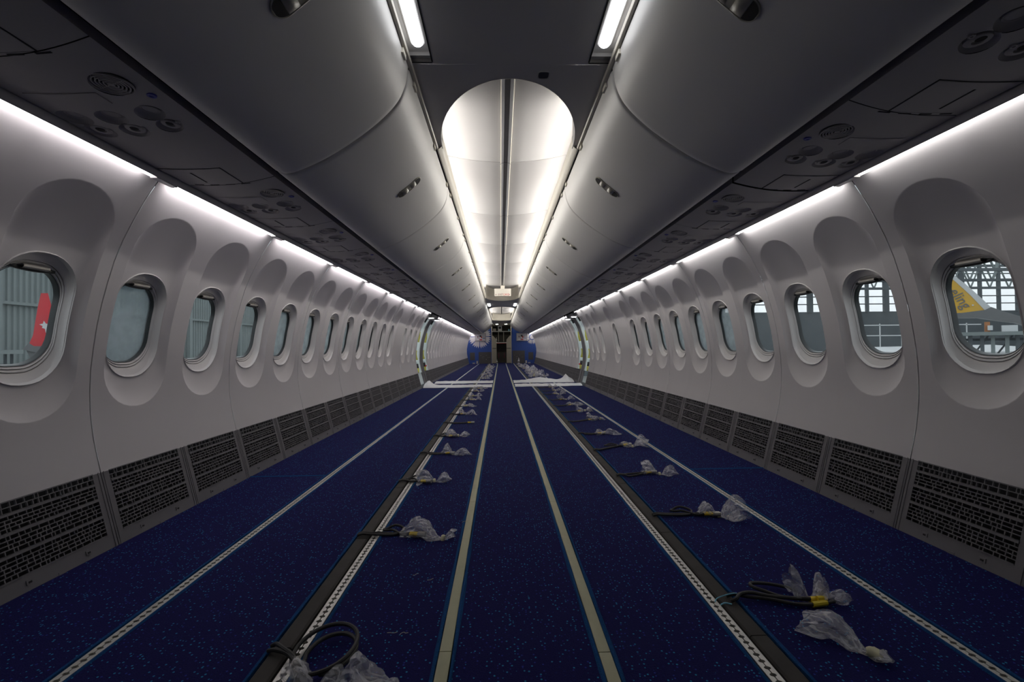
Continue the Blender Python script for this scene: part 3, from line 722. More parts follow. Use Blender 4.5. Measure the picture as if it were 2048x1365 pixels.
# ------------------------------------------------------------------ ceiling
ceil = tag(obj('ceiling', None), 'vaulted cabin ceiling lit from hidden coves, with flat lower sections', 'ceiling', kind='structure')
roof = MB(); roof.box((0, (Y0 + 28) / 2, 2.60), (3.3, 28 - Y0, .06)); obj('roof_light_seal', roof.mesh('roof_light_seal', 'dark_gap', smooth=False), ceil)  # unseen sheet above the ceiling, added to keep sky light out
for sd in (-1, 1):
    mb = MB(); mb.extrude([(sd * 1.62, 1.60), (sd * 1.60, 2.60)], Y0, 28); mb.extrude([(sd * 1.545, 1.614), (sd * 1.62, 1.60)], Y0, 28); obj('upper_light_seal', mb.mesh('upper_light_seal', 'dark_gap', smooth=False), bpy.data.objects['wall_left' if sd < 0 else 'wall_right'])  # unseen side sheets added to close the shell against outside light
def drop_section(ya, yb, front, back):
    """flat ceiling between the bins; front / back: arch depth of the cut-out toward that end (0 = straight)"""
    mb = MB(); n = 40; Z = 2.10; A = []; B = []
    for k in range(n + 1):
        x = -.405 * math.cos(math.pi * k / n); e = math.sqrt(max(0, 1 - (x / .405) ** 2))
        A.append((x, ya + (front * (1 - e) if front > 0 else 0) * -1, Z)); B.append((x, yb + back * (1 - e), Z))
    A2 = [(-.44, A[0][1], Z)] + A + [(.44, A[-1][1], Z)]; B2_ = [(-.44, B[0][1], Z)] + B + [(.44, B[-1][1], Z)]
    rows = [[(a[0], a[1] + (b[1] - a[1]) * t, Z) for a, b in zip(A2, B2_)] for t in [q / 8 for q in range(9)]]
    mb.grid(rows)
    lip = MB()
    for cut, R, sg in ((front, A, 1), (back, B, -1)):
        if cut > 0:
            lip.grid([[(x, y + sg * dy, Z + dz) for x, y, _ in R] for dy, dz in ((.004, -.002), (0, .0), (-.004, .006), (-.006, .07), (.03, .075))])
            lip.grid([[(x, y + sg * dy, Z + dz) for x, y, _ in R] for dy, dz in ((.03, .075), (.04, .33))])
    return mb, lip
def side_trim(ya, yb): pass
# near flat section with lamp troughs
near = MB(); near.add([(-.345, Y0, 2.10), (.345, Y0, 2.10), (.345, 1.988, 2.10), (-.345, 1.988, 2.10)], [(0, 1, 2, 3)])
for sd in (-1, 1):
    near.grid([[(sd * .345, y, 2.10), (sd * .348, y, 2.116), (sd * .436, y, 2.116), (sd * .44, y, 2.085)] for y in (Y0, 1.975)])
    near.add([(sd * .345, 1.975, 2.10), (sd * .44, 1.975, 2.10), (sd * .44, 1.975, 2.118), (sd * .345, 1.975, 2.118)], [(0, 1, 2, 3)])
    near.add([(sd * .345, 1.975, 2.10), (sd * .44, 1.975, 2.10), (sd * .44, 1.988, 2.10), (sd * .345, 1.988, 2.10)], [(0, 1, 2, 3)])
obj('ceiling_panel', near.mesh('ceiling_panel', 'drop_plastic', smooth=False), ceil)
gl = MB()
for sd in (-1, 1): gl.box((sd * .3425, .0, 2.0995), (.006, 3.94, .003)); gl.box((sd * .392, 1.9765, 2.0995), (.10, .003, .003))
obj('trough_seam', gl.mesh('trough_seam', 'dark_gap', smooth=False), ceil)
arch, lip = drop_section(1.9885, 2.095, 0, .745)
obj('ceiling_panel', arch.mesh('ceiling_panel', 'drop_plastic', smooth=False), ceil); obj('arch_lip', lip.mesh('arch_lip', 'ceiling_plastic', angle=60), ceil)
sen = thing('ceiling_sensor', 'small dark rounded sensor window in the flat ceiling before the arch', 'sensor', (.152, 2.065, 2.10))
mb = MB(); q = [(.026 * math.copysign(abs(math.cos(t)) ** .5, math.cos(t)), .028 * math.copysign(abs(math.sin(t)) ** .5, math.sin(t))) for t in [2 * math.pi * k / 24 for k in range(24)]]
mb.grid([[(x * k, y * k, z) for x, y in q] for k, z in ((1.12, 0), (1.1, -.003), (.95, -.003), (.9, .0))], 0, True); obj('rim', mb.mesh('rim', 'ceiling_plastic'), sen)
mb = MB(); mb.fan([(x * .95, y * .95, -.001) for x, y in q]); obj('window', mb.mesh('window', 'gasket', smooth=False), sen)
arch, lip = drop_section(12.1, 13.9, .8, .75)
obj('ceiling_panel', arch.mesh('ceiling_panel', 'drop_plastic', smooth=False), ceil); obj('arch_lip', lip.mesh('arch_lip', 'cream_trim', angle=60), ceil)
arch, lip = drop_section(20.9, 25.9, .5, 0)
obj('ceiling_panel', arch.mesh('ceiling_panel', 'galley_beige', smooth=False), ceil); obj('arch_lip', lip.mesh('arch_lip', 'cream_trim', angle=60), ceil)
# vault panels, centre rail, cove shelves
def vz(x): return 2.395 + .06 * (x / .5) ** 2
def vault(ya, yb, first):
    cutsv = [ya]; y = first
    while y < yb - .1: cutsv.append(y); y += 1.52
    cutsv.append(yb)
    for a, b in zip(cutsv[:-1], cutsv[1:]):
        for sd in (-1, 1):
            mb = MB(); N = 14
            X = [.045 + (.60 - .045) * k / N for k in range(N + 1)]
            mb.grid([[(sd * x, y, vz(x) + h) for x in X] for y, h in ((a + .003, .012), (a + .004, .003), (a + .010, 0), (b - .010, 0), (b - .004, .003), (b - .003, .012))])
            obj('vault_panel', mb.mesh('vault_panel', 'ceiling_plastic', angle=60), ceil)
        rb = MB(); rb.extrude([(-.043, 2.40), (-.043, 2.382), (-.038, 2.380), (-.036, 2.388), (-.018, 2.390), (-.017, 2.396), (.017, 2.396), (.018, 2.390), (.036, 2.388), (.038, 2.380), (.043, 2.382), (.043, 2.40)], a + .004, b - .004)
        rb.m = [{0: 1, 1: 1, 2: 1, 3: 0, 4: 0, 5: 2, 6: 0, 7: 0, 8: 1, 9: 1, 10: 1}[i] for i in range(11)]
        obj('centre_rail', rb.mesh('centre_rail', ['rail_grey', 'cream_trim', 'rail_dark'], smooth=False), ceil)
    mb = MB(); mb.extrude([(-.62, 2.47), (-.62, 2.49), (.62, 2.49), (.62, 2.47)], ya, yb); mb.extrude([(-.06, 2.43), (.06, 2.43)], ya, yb); obj('vault_backing', mb.mesh('vault_backing', 'dark_gap', smooth=False), ceil)
    for yy in (ya, yb): 
        mb = MB(); mb.add([(-.62, yy, 2.10), (.62, yy, 2.10), (.62, yy, 2.48), (-.62, yy, 2.48)], [(0, 1, 2, 3)]); obj('end_wall', mb.mesh('end_wall', 'ceiling_plastic', smooth=False), ceil)
    for sd in (-1, 1):
        mb = MB(); mb.extrude([(sd * .60, 2.47), (sd * .60, 2.115), (sd * .41, 2.115)], ya, yb); obj('cove_shelf', mb.mesh('cove_shelf', 'ceiling_plastic', smooth=False), ceil)
def valance(ya, yb):
    for sd in (-1, 1):
        mb = MB(); mb.extrude([(sd * x, z) for x, z in ((.438, 2.080), (.430, 2.078), (.412, 2.092), (.404, 2.110), (.401, 2.150), (.403, 2.156), (.408, 2.155), (.412, 2.115), (.44, 2.11))], ya, yb)
        obj('valance', mb.mesh('valance', 'cream_trim', angle=40), ceil)
vault(1.93, 12.25, 3.77); vault(13.75, 21.4, 14.8)
valance(2.80, 11.4); valance(14.55, 20.5)
for sd in (-1, 1):                                              # slim trim between bins and ceiling in the flat sections
    for a, b in ((Y0, 2.80), (11.4, 14.55), (20.5, 25.5)):
        mb = MB(); mb.extrude([(sd * .447, 2.078), (sd * .432, 2.080), (sd * .428, 2.088), (sd * .432, 2.102), (sd * .447, 2.11)], a, b); obj('bin_trim', mb.mesh('bin_trim', 'cream_trim'), ceil)
# cove lights on the shelves
def cove(y0, y1, lab):
    for sd in (-1, 1):
        k = 0; y = y0; n = max(1, round((y1 - y0) / 1.52)); L = (y1 - y0) / n
        for k in range(n):
            t = thing('ceiling_cove_light', f'hidden light strip behind the valance, {ordi(k + 1)} {lab}, {SIDE[sd]}', 'light strip', (sd * .578, y0 + k * L, 2.245), 'ceiling cove lights')
            mb = MB(); mb.box((sd * .0125, L / 2, 0), (.022, L - .03, .034)); obj('housing', mb.mesh('housing', 'white_plastic', smooth=False), t)
            mb = MB(); mb.grid([[(sd * x, y, z) for x, z in ((.004, -.018), (.000, -.017), (-.0095, .0165), (-.006, .0175))] for y in (.02, L - .02)]); obj('lens', mb.mesh('lens', 'cove_light'), t)
cove(2.45, 11.9, 'beyond the near arch'); cove(14.05, 20.8, 'beyond the exit sign')
# ceiling lamps
def capsule(hw, hl, n=10):
    pts = []
    for k in range(n + 1): a = math.pi * k / n; pts.append((hw * math.cos(a), hl - hw + hw * math.sin(a)))
    for k in range(n + 1): a = math.pi + math.pi * k / n; pts.append((hw * math.cos(a), -(hl - hw) + hw * math.sin(a)))
    return pts
def ceil_lamp(x, y, hl, hw, label, z=2.116, lm='lamp'):
    t = thing('ceiling_lamp', label, 'lamp', (x, y, z), 'ceiling lamps'); c = capsule(hw, hl)
    mb = MB(); mb.grid([[(p[0] * k, p[1] * (1 - (1 - k) * hw / hl), h) for p in c] for k, h in ((1.0, -.004), (.97, -.012), (.8, -.018), (.3, -.021))], 0, True); mb.fan([(p[0] * .3, p[1] * (1 - .7 * hw / hl), -.021) for p in c]); obj('lens', mb.mesh('lens', lm), t)
    mb = MB(); mb.grid([[(p[0] * k, p[1] * (1 + (k - 1) * hw / hl), h) for p in c] for k, h in ((1.22, 0), (1.2, -.006), (1.0, -.006))], 0, True); obj('rim', mb.mesh('rim', 'drop_plastic'), t)
for sd in (-1, 1):
    ceil_lamp(sd * .386, 1.36, .52, .025, f'long white lamp in the flat ceiling before the arch, {SIDE[sd]}')
    ceil_lamp(sd * .375, 13.15, .38, .04, f'short white lamp in the flat ceiling past the exit sign, {SIDE[sd]}', 2.102)
    ceil_lamp(sd * .235, 24.0, .10, .06, f'small lamp in the beige ceiling before the galley, {SIDE[sd]}', 2.102, 'entry_lamp')

# ------------------------------------------------------------------ exit sign
def text_mesh(body, size, m, name, ext=.0008):
    cu = bpy.data.curves.new(name, 'FONT'); cu.body = body; cu.size = size; cu.extrude = ext; cu.align_x = 'CENTER'; cu.align_y = 'CENTER'; cu.resolution_u = 3
    o = bpy.data.objects.new(name + '_tmp', cu); COL.objects.link(o); dg = bpy.context.evaluated_depsgraph_get()
    me = bpy.data.meshes.new_from_object(o.evaluated_get(dg)); me.name = name; bpy.data.objects.remove(o); bpy.data.curves.remove(cu)
    me.materials.clear(); me.materials.append(MATS[m]); return me
YS = 11.25
es = thing('exit_sign', 'white hanging exit sign box with red bilingual lettering under the vaulted ceiling', 'sign', (.01, YS, 2.13), None)
mb = MB(); w, h0, h1 = .205, .0, .185
c = [(-w + .012, h0), (w - .012, h0), (w - .003, h0 + .006), (w, h0 + .015), (w, h1), (-w, h1), (-w, h0 + .015), (-w + .003, h0 + .006)]
mb.extrude([(x, z) for x, z in c], 0, .09, 0, True, True); obj('box', mb.mesh('box', 'sign_cream', smooth=False), es)
mb = MB(); mb.box((0, .045, .225), (.10, .06, .085)); obj('bracket', mb.mesh('bracket', 'cream_trim', smooth=False), es)
def sgn(body, size, m, x, z):
    o = obj('lettering', text_mesh(body, size, m, 'lettering'), es, (x, -.0012, z)); o.rotation_euler = (math.pi / 2, 0, 0); return o
sgn('EXIT', .062, 'sign_dark', -.055, .038); sgn('ÇIKIŞ', .062, 'sign_red', .085, .038)
for sd in (-1, 1):
    mb = MB(); mb.prism([(sd * .185, 0, .038), (sd * .165, 0, .052), (sd * .165, 0, .043), (sd * .150, 0, .043), (sd * .150, 0, .033), (sd * .165, 0, .033), (sd * .165, 0, .024)], (0, -1, 0), .0015); obj('arrow', mb.mesh('arrow', 'sign_dark', smooth=False), es)

# ------------------------------------------------------------------ blue partitions and galley
def flower(parent, cx, cz, r0, R, n, seg_teeth, gap, xlim, zlim):
    for k in range(n):
        a0, a1 = 2 * math.pi * k / n + gap, 2 * math.pi * (k + 1) / n - gap; poly = []
        for i in range(5): a = a1 + (a0 - a1) * i / 4; poly.append((cx + r0 * math.cos(a), cz + r0 * math.sin(a)))
        for i in range(seg_teeth):
            b0 = a0 + (a1 - a0) * i / seg_teeth; b1 = a0 + (a1 - a0) * (i + 1) / seg_teeth
            poly += [(cx + R * .79 * math.cos(b0 + .01), cz + R * .79 * math.sin(b0 + .01)), (cx + R * math.cos((b0 + b1) / 2), cz + R * math.sin((b0 + b1) / 2))]
        poly.append((cx + R * .79 * math.cos(a1), cz + R * .79 * math.sin(a1)))
        def clip(p, f):
            out = []
            for i in range(len(p)):
                a, b = p[i], p[(i + 1) % len(p)]; fa, fb = f(a), f(b)
                if fa >= 0: out.append(a)
                if fa * fb < 0: t = fa / (fa - fb); out.append((a[0] + (b[0] - a[0]) * t, a[1] + (b[1] - a[1]) * t))
            return out
        for f in (lambda p: p[0] - xlim[0], lambda p: xlim[1] - p[0], lambda p: zlim - p[1]):
            poly = clip(poly, f)
            if not poly: break
        if len(poly) > 2:
            mb = MB(); mb.prism([(x, YB - .001, z) for x, z in poly], (0, -1, 0), .002); obj('petal', mb.mesh('petal', 'petal_white', smooth=False, org=(parent.location.x, parent.location.y, 0)), parent)
for sd in (-1, 1):
    pt = thing('partition', f'blue cabin partition with a white {"large flower under a wall screen" if sd < 0 else "small daisy beside a wall screen"}', 'partition', (sd * 1.15, YB, 0), None)
    org = (sd * 1.15, YB, 0)
    poly = [(.52, 0), (1.715, 0), (1.80, .33), (1.84, .6), (1.84, .8), (1.80, 1.02), (1.72, 1.3), (1.55, 1.6), (1.3, 1.85), (.9, 2.12), (.52, 2.12)]
    mb = MB(); mb.prism([(sd * x, YB, z) for x, z in poly], (0, 1, 0), .05); obj('panel', mb.mesh('panel', 'partition_blue', smooth=False, org=org), pt)
    mb = MB(); mb.box((sd * .515, YB + .02, 1.05), (.03, .10, 2.1)); obj('edge_trim', mb.mesh('edge_trim', 'galley_beige', smooth=False, org=org), pt)
    if sd < 0: flower(pt, -1.16, 1.45, .02, .63, 8, 4, .035, (-1.72, -.54), 2.08)
    else:
        flower(pt, 1.63, 1.41, .16, .40, 8, 4, .05, (1.36, 1.80), 1.75)
        mb = MB(); mb.lathe([(.0, 0), (.12, 0), (.12, -.002), (0, -.002)], 24, (1.63, YB - .001, 1.41), 'y'); obj('flower_eye', mb.mesh('flower_eye', 'petal_white', smooth=False, org=org), pt)
    ps_ = [(-1.22, -.55, .01, .63), (-1.68, -1.42, .20, .61)] if sd < 0 else [(.57, 1.23, .01, .69), (1.42, 1.68, .20, .60)]
    for i, (a, b, c, d) in enumerate(ps_):
        mb = MB(); mb.box(((a + b) / 2, YB - .006, (c + d) / 2), (b - a, .012, d - c)); kp = obj('kick_panel', mb.mesh('kick_panel', 'kick_grey', smooth=False, org=org), pt)
        if i == 0:
            rnd = random.Random(3)
            for q in range(9):
                mb = MB(); r = .012; mb.lathe([(.0, 0), (r, 0), (r * .8, -.012), (0, -.014)], 10, (a + .1 + (b - a - .2) * rnd.random(), YB - .0125, c + .2 + .28 * rnd.random()), 'y'); obj('fitting', mb.mesh('fitting', 'steel_grey', org=org), kp)
    for x in ((-1.48, -1.30) if sd < 0 else (1.30, 1.46)):
        mb = MB(); tall = abs(x) < 1.31; mb.box((x, YB - .022, .085 if tall else .04), (.08 if tall else .13, .04, .15 if tall else .06)); obj('floor_bracket', mb.mesh('floor_bracket', 'galley_beige', smooth=False, org=org), pt)
    # monitor
    cx = -1.115 if sd < 0 else 1.075
    mo = thing('wall_screen', f'flat wall screen showing a red and grey safety picture, on the {"flower" if sd < 0 else "daisy"} partition', 'screen', (cx, YB - .004, 1.415), 'partition screens')
    mb = MB(); mb.box((0, -.018, 0), (.57, .032, .43)); obj('casing', mb.mesh('casing', 'frame_grey', smooth=False), mo)
    mb = MB(); mb.box((0, -.0352, 0), (.53, .003, .39)); scn = obj('display', mb.mesh('display', 'screen_grey', smooth=False), mo)
    for x, z, w, h, m in ((.02, -.13, .13, .055, 'red'), (.0, .06, .09, .09, 'black_box'), (-.14, .02, .05, .07, 'sign_dark'), (.05, .0, .07, .09, 'sign_red'), (-.13, -.12, .10, .05, 'white_plastic'), (.19, -.07, .10, .025, 'blue_ring'), (.02, -.02, .10, .10, 'white_plastic')):
        mb = MB(); mb.box((x, -.0370 - random.Random(int(x * 1000 + z * 100)).random() * .0006, z), (w, .001, h)); obj('picture_block', mb.mesh('picture_block', m, smooth=False), scn)
gy = 25.3
ga = thing('galley', 'open galley with beige side columns, upper lockers and a dark doorway between the blue partitions', 'galley', (0, gy, 0), None)
def gpart(nm, c, d, m, par=None): mb = MB(); mb.box((c[0], c[1], c[2]), d); return obj(nm, mb.mesh(nm, m, smooth=False), par or ga)
gpart('rear_wall', (0, .62, 1.05), (1.2, .04, 2.2), 'galley_dark')
for sd in (-1, 1):
    mb = MB(); mb.prism([(sd * .28, 0, 0), (sd * .53, 0, 0), (sd * .53, 0, 1.52), (sd * .46, 0, 1.52), (sd * .28, 0, 1.30)], (0, 1, 0), .6); col = obj('column', mb.mesh('column', 'galley_beige', smooth=False), ga)
    gpart('rail', (sd * .40, -.006, .82), (.23, .012, .03), 'kick_grey', col)
    gpart('post', (sd * .545, .02, 1.05), (.05, .08, 2.1), 'galley_beige')
    gpart('divider', (sd * .14 - .02, .06, 1.47), (.03, .06, .55), 'galley_beige')
gpart('shelf', (0, .25, 1.76), (1.10, .5, .035), 'white_plastic'); gpart('counter', (0, .25, 1.13), (.60, .5, .04), 'white_plastic')
gpart('red_strap', (0, -.004, 1.095), (.50, .008, .022), 'red')
gpart('top_header', (0, .2, 2.10), (1.12, .5, .06), 'galley_beige')
cm = gpart('coffee_maker', (-.08, .15, 1.935), (.22, .3, .30), 'white_plastic'); gpart('dark_window', (-.08, -.006, 1.96), (.13, .012, .12), 'black_box', cm)
gpart('card', (.42, -.01, 1.83), (.08, .01, .10), 'tie_blue'); gpart('carton', (-.38, .1, 1.85), (.17, .2, .14), 'galley_beige')
for sd in (-1, 1): gpart('hinge', (sd * .16, .55, .42), (.05, .05, .28), 'sign_dark')
def bottle(x, y, z, s, label, cap):
    t = thing('spray_bottle', label, 'bottle', (x, y, z), 'white bottles'); 
    mb = MB(); mb.lathe([(0, 0), (.042 * s, 0), (.045 * s, .01 * s), (.045 * s, .13 * s), (.038 * s, .17 * s), (.016 * s, .20 * s), (.014 * s, .225 * s), (0, .226 * s)], 16); obj('body', mb.mesh('body', 'white_plastic'), t)
    mb = MB(); mb.lathe([(.018 * s, .215 * s), (.02 * s, .24 * s), (.012 * s, .26 * s), (.010 * s, .30 * s), (0, .302 * s)], 12); obj('cap', mb.mesh('cap', cap), t)
    mb = MB(); mb.lathe([(.0455 * s, .04 * s), (.046 * s, .05 * s), (.046 * s, .10 * s), (.0455 * s, .11 * s)], 16, cap=False); obj('sticker', mb.mesh('sticker', 'kick_grey'), t)
bottle(-.285, 25.35, 1.15, .95, 'white bottle standing on the galley counter', 'white_plastic')
bottle(-.245, 23.7, .0135, .75, 'white bottle on the floor at the dark galley doorway', 'frame_white')
bottle(.885, 23.75, .0135, 1.05, 'white bottle on the floor before the daisy partition', 'white_plastic')
# ends of the cabin shell
mb = MB(); mb.box((0, 27.0, 1.3), (4.2, .06, 2.9)); tag(obj('wall_back', mb.mesh('wall_back', 'galley_dark', smooth=False)), 'dark end wall behind the galley', 'wall', kind='structure')
mb = MB(); mb.box((0, Y0 - .03, 1.3), (4.2, .06, 2.9)); tag(obj('wall_front', mb.mesh('wall_front', 'drop_plastic', smooth=False)), 'cabin end wall opposite the galley', 'wall', kind='structure')
for sd in (-1, 1):
    mb = MB(); mb.extrude([(sd * 1.95, -.1), (sd * 1.95, 1.2), (sd * 1.58, 1.66)], YB + .05, 27.0); mb.extrude([(sd * 1.95, -.1), (sd * 1.95, 1.2), (sd * 1.58, 1.66)], Y0, -.8)
    obj('entry_wall', mb.mesh('entry_wall', 'galley_beige'), bpy.data.objects['wall_left' if sd < 0 else 'wall_right'])

# ------------------------------------------------------------------ bagged cable ends on the floor
def smooth_path(pts, n=10): return [tuple(float(c) for c in p) for p in catmull(pts, n)]
NECK = {}
def bag_mesh(L, W, H, seed, kind):
    """crumpled clear bag lying along +x, open mouth at 0, tied neck, balled end"""
    rnd = random.Random(seed); mb = MB(); N, M = 29, 30
    prof = {0: [1.0, .98, .92, .85, .7, .5, .28, .16, .2, .5, .75, .8, .65, .4, .1],
            1: [.25, .4, .55, .62, .5, .28, .2, .3, .62, .9, 1.0, 1.0, .95, .9, .85],
            2: [.8, .9, .95, .9, .85, .8, .7, .6, .5, .38, .25, .18, .3, .42, .3],
            3: [.6, .75, .8, .6, .35, .2, .35, .55, .65, .7, .68, .6, .45, .25, .08]}[kind]
    prof = [float(np.interp(q / 28 * 14, range(15), prof)) for q in range(29)]
    rows = []; ph = [rnd.uniform(0, 6.28) for _ in range(6)]
    for i in range(N):
        t = i / (N - 1); row = []
        for j in range(M):
            a = 2 * math.pi * j / M
            crk = 1 + .22 * math.sin(3 * a + ph[0] + 5 * t) + .14 * math.sin(5 * a + ph[1] - 7 * t) + .11 * (abs(math.sin(4 * a + 6 * t + ph[5])) - .5) + .09 * (abs(math.sin(7 * a - 11 * t + ph[2])) - .5) + rnd.uniform(-.035, .035)
            r = prof[i] * crk; y = W * r * math.cos(a); z = H * (.55 * prof[i] + .55 * r * math.sin(a)) + H * .18 * math.sin(9 * t + ph[2])
            x = L * t + rnd.uniform(-.3, .3) * L / N + (.05 * L * math.sin(2 * a + ph[3]) if i in (0, N - 1) else 0)
            row.append((x, y + W * .25 * math.sin(4 * t + ph[4]), max(.0015, z)))
        rows.append(row)
    mb.grid(rows, 0, True)
    if kind != 1: mb.fan(rows[-1])
    me = mb.mesh('plastic_bag', 'bag_plastic', angle=30); k = {0: 14, 1: 12, 2: 22, 3: 10}[kind]
    NECK[me.name] = (sum(p[0] for p in rows[k]) / M, sum(p[1] for p in rows[k]) / M, sum(p[2] for p in rows[k]) / M); return me
CZ = .019
BUNDLES = {-1: [], 1: []}
def bundle(sd, idx, ax, ay, bx, by, kind=0, seed=1, loops=1, L=.17, W=.05, H=.055, bag=True, bang=0., big=False, cab=2, lr=.05, label=None):
    rnd = random.Random(seed * 7 + (sd > 0)); s = 1 if bx > ax else -1
    t = thing('cable_bundle', label, 'cable', (ax, ay, .0135), 'bagged seat cables along the raceways')
    ex, ey = bx - ax, by - ay
    r = .0055
    for c in range(cab):
        off = (c - (cab - 1) / 2) * .016
        pts = [(-.012 * s, off, .0095), (.01 * s, off, .015), (.04 * s, off + .004, .011)]
        if loops and c == 0:
            cx, cy = ex * .62, ey * .62 + lr * .9
            for k in range(9):
                a = -math.pi / 2 + k * math.pi / 4 * s if s > 0 else -math.pi / 2 - k * math.pi / 4
                pts.append((cx + lr * 1.2 * math.cos(a), cy + lr * .8 * math.sin(a) + .004 * k, .006 + .006 * (k % 5) / 2))
            pts.append((ex * .85, ey * .9, .008)); 
        else:
            pts += [(ex * .35, ey * .3 + off * 2.2 + rnd.uniform(-.012, .012), .006), (ex * .65, ey * .7 + off * 2.4, .006)]
        pts.append((ex, ey + off * .8, .012))
        mb = MB(); mb.tube(smooth_path(pts, 6), r, 7); obj('cable', mb.mesh('cable', 'cable'), t)
        d = Vector((ex - pts[-2][0], ey + off * .8 - pts[-2][1], .002)).normalized(); p = Vector((ex, ey + off * .8, .012))
        mb = MB(); mb.tube([p, p + d * .04], r * 1.35, 8); obj('yellow_sleeve', mb.mesh('yellow_sleeve', 'yellow'), t)
        mb = MB(); mb.tube([p + d * .04, p + d * .075], r * 1.9, 8); obj('connector', mb.mesh('connector', 'steel_grey'), t)
    if bag:
        b = obj('plastic_bag', bag_mesh(L, W, H, seed, kind), t, (ex - .02 * s, ey, 0), bang + (0 if s > 0 else math.pi)); b['label'] = 'clear crumpled plastic bag tied over the connectors'
        tk = MB(); tk.lathe([(W * .20, -.008), (W * .24, -.004), (W * .24, .004), (W * .20, .008)], 10, (0, 0, 0), 'x', cap=False)
        fx = {0: .5, 1: .42, 2: .78, 3: .36}[kind] * L
        q = obj('tape_band', tk.mesh('tape_band', 'tape'), b, NECK[b.data.name])
    return t
AX = .690
Ltab = [(2.06, -.47, 2.05), (2.88, -.56, 2.86), (3.64, -.50, 3.61), (4.34, -.55, 4.32), (5.09, -.43, 5.07), (5.76, -.57, 5.75), (6.48, -.59, 6.53), (7.25, -.55, 7.33), (7.91, -.56, 7.89), (8.69, -.57, 8.75), (9.40, -.53, 9.36)]
Rtab = [(2.222, .93, 2.22), (2.92, .88, 2.96), (3.643, .96, 3.80), (4.348, .86, 4.33), (5.034, .93, 5.15), (5.80, .93, 5.87), (6.43, .90, 6.49), (7.157, .87, 7.19), (7.975, .88, 8.06), (8.60, .93, 8.70), (9.36, .94, 9.42)]
lab = lambda sd, k, tot: f'black cables in a clear bag, {ordi(k)} from the white floor sheets, {SIDE[sd]}'
for sd, tab in ((-1, Ltab), (1, Rtab)):
    n = len(tab)
    for i, (ay, bx, by) in enumerate(tab):
        rnd = random.Random(i * 3 + (sd > 0)); kd = (2, 0, 3, 0, 0, 3, 3, 0, 3, 0, 2)[i] if sd < 0 else (1, 0, 1, 3, 2, 0, 3, 0, 1, 3, 0)[i]
        label = lab(sd, n - i, n)
        if sd < 0 and i == 4: label = 'black cable with bare yellow connectors and no bag beside the aisle strip'
        if sd < 0 and i == 0: label = 'looped black cables with a flattened clear bag, fourth-last before the near coil'.replace(', fourth-last before the near coil', ' behind the largest cable coil')
        bundle(sd, i, sd * AX, ay, bx, by, kd, 20 + i * 5 + (sd > 0) * 2, loops=(i in (0, 1, 3) if sd < 0 else i in (0, 2)), L=rnd.uniform(.19, .23) if sd < 0 else rnd.uniform(.20, .27), W=.058 + .015 * rnd.random(), H=.06 + .02 * rnd.random(), bag=not (sd < 0 and i == 4), bang=rnd.uniform(-.25, .25), lr=.045 if i else .04, label=label)
# nearest bundles
t = thing('cable_bundle', 'large coil of black cable with two clear bags beside the inner track', 'cable', (-.69, 1.30, .0135), 'bagged seat cables along the raceways')
def cab(t, pts, r=.0058, n=8): mb = MB(); mb.tube(smooth_path(pts, n), r, 8); obj('cable', mb.mesh('cable', 'cable'), t)
def ring(cx, cy, rx, ry, a0, a1, z0, z1, n=16): return [(cx + rx * math.cos(a0 + (a1 - a0) * k / n), cy + ry * math.sin(a0 + (a1 - a0) * k / n), z0 + (z1 - z0) * math.sin(math.pi * k / n)) for k in range(n + 1)]
cab(t, [(-.015, .0, .0095), (.0, -.005, .018), (.03, -.03, .022), (.07, -.055, .014)] + ring(.145, -.03, .082, .095, math.radians(215), math.radians(-130), .008, .03) + [(.12, -.14, .012)])
cab(t, [(-.015, -.02, .0095), (.01, -.03, .018), (.05, -.045, .016), (.09, -.08, .012)] + ring(.165, -.045, .065, .075, math.radians(200), math.radians(-90), .012, .022) + [(.22, -.12, .012)])
for (x, y, k, sd_, L, W, H, a) in ((.10, -.135, 0, 3, .15, .04, .05, -.3), (.245, -.15, 2, 9, .13, .045, .055, -.1)):
    b = obj('plastic_bag', bag_mesh(L, W, H, sd_, k), t, (x, y, 0), a); b['label'] = 'clear crumpled plastic bag tied over the connectors'
t = thing('cable_bundle', 'black looped cables with yellow sleeves, tied to the raceway by a pale blue string', 'cable', (.69, 1.485, .0135), 'bagged seat cables along the raceways')
cab(t, [(-.012, .01, .0095), (.01, .008, .016), (.05, .0, .012), (.12, -.02, .012), (.18, -.045, .010), (.235, -.052, .010)])
cab(t, [(-.012, -.02, .0095), (.005, -.022, .018), (.03, -.002, .022), (.07, .004, .022), (.12, -.012, .018), (.18, -.022, .016), (.24, -.028, .013)])
cab(t, [(.24, .03, .012), (.20, .06, .012), (.15, .075, .014), (.105, .07, .018), (.095, .045, .02), (.12, .02, .018), (.17, -.01, .012), (.24, -.036, .020)])
for a, b in (((.235, -.052, .010), (.285, -.045, .011)), ((.24, -.028, .013), (.275, -.026, .013)), ((.262, -.034, .018), (.292, -.034, .018))):
    mb = MB(); mb.tube([a, b], .0085, 8); obj('yellow_sleeve', mb.mesh('yellow_sleeve', 'yellow'), t)
cab(t, [(.285, -.045, .011), (.30, -.043, .011), (.315, -.040, .012)], .005, 3)
mb = MB(); mb.tube(smooth_path([(-.06, -.012, .003), (-.05, -.002, .008), (-.03, .004, .012), (.0, .0, .022), (.02, .004, .02)], 5), .0018, 6); mb.tube(smooth_path([(-.05, -.03, .004), (-.035, -.028, .008), (-.015, -.032, .006)], 5), .0022, 6); obj('tie_string', mb.mesh('tie_string', 'tie_blue'), t)
b = obj('plastic_bag', bag_mesh(.13, .034, .075, 41, 0), t, (.20, .012, 0), -.15); b['label'] = 'clear bag slipped off the yellow sleeves'
b = obj('plastic_bag', bag_mesh(.10, .034, .06, 44, 3), t, (.275, -.02, 0), -.1); b['label'] = 'balled clear bag end'
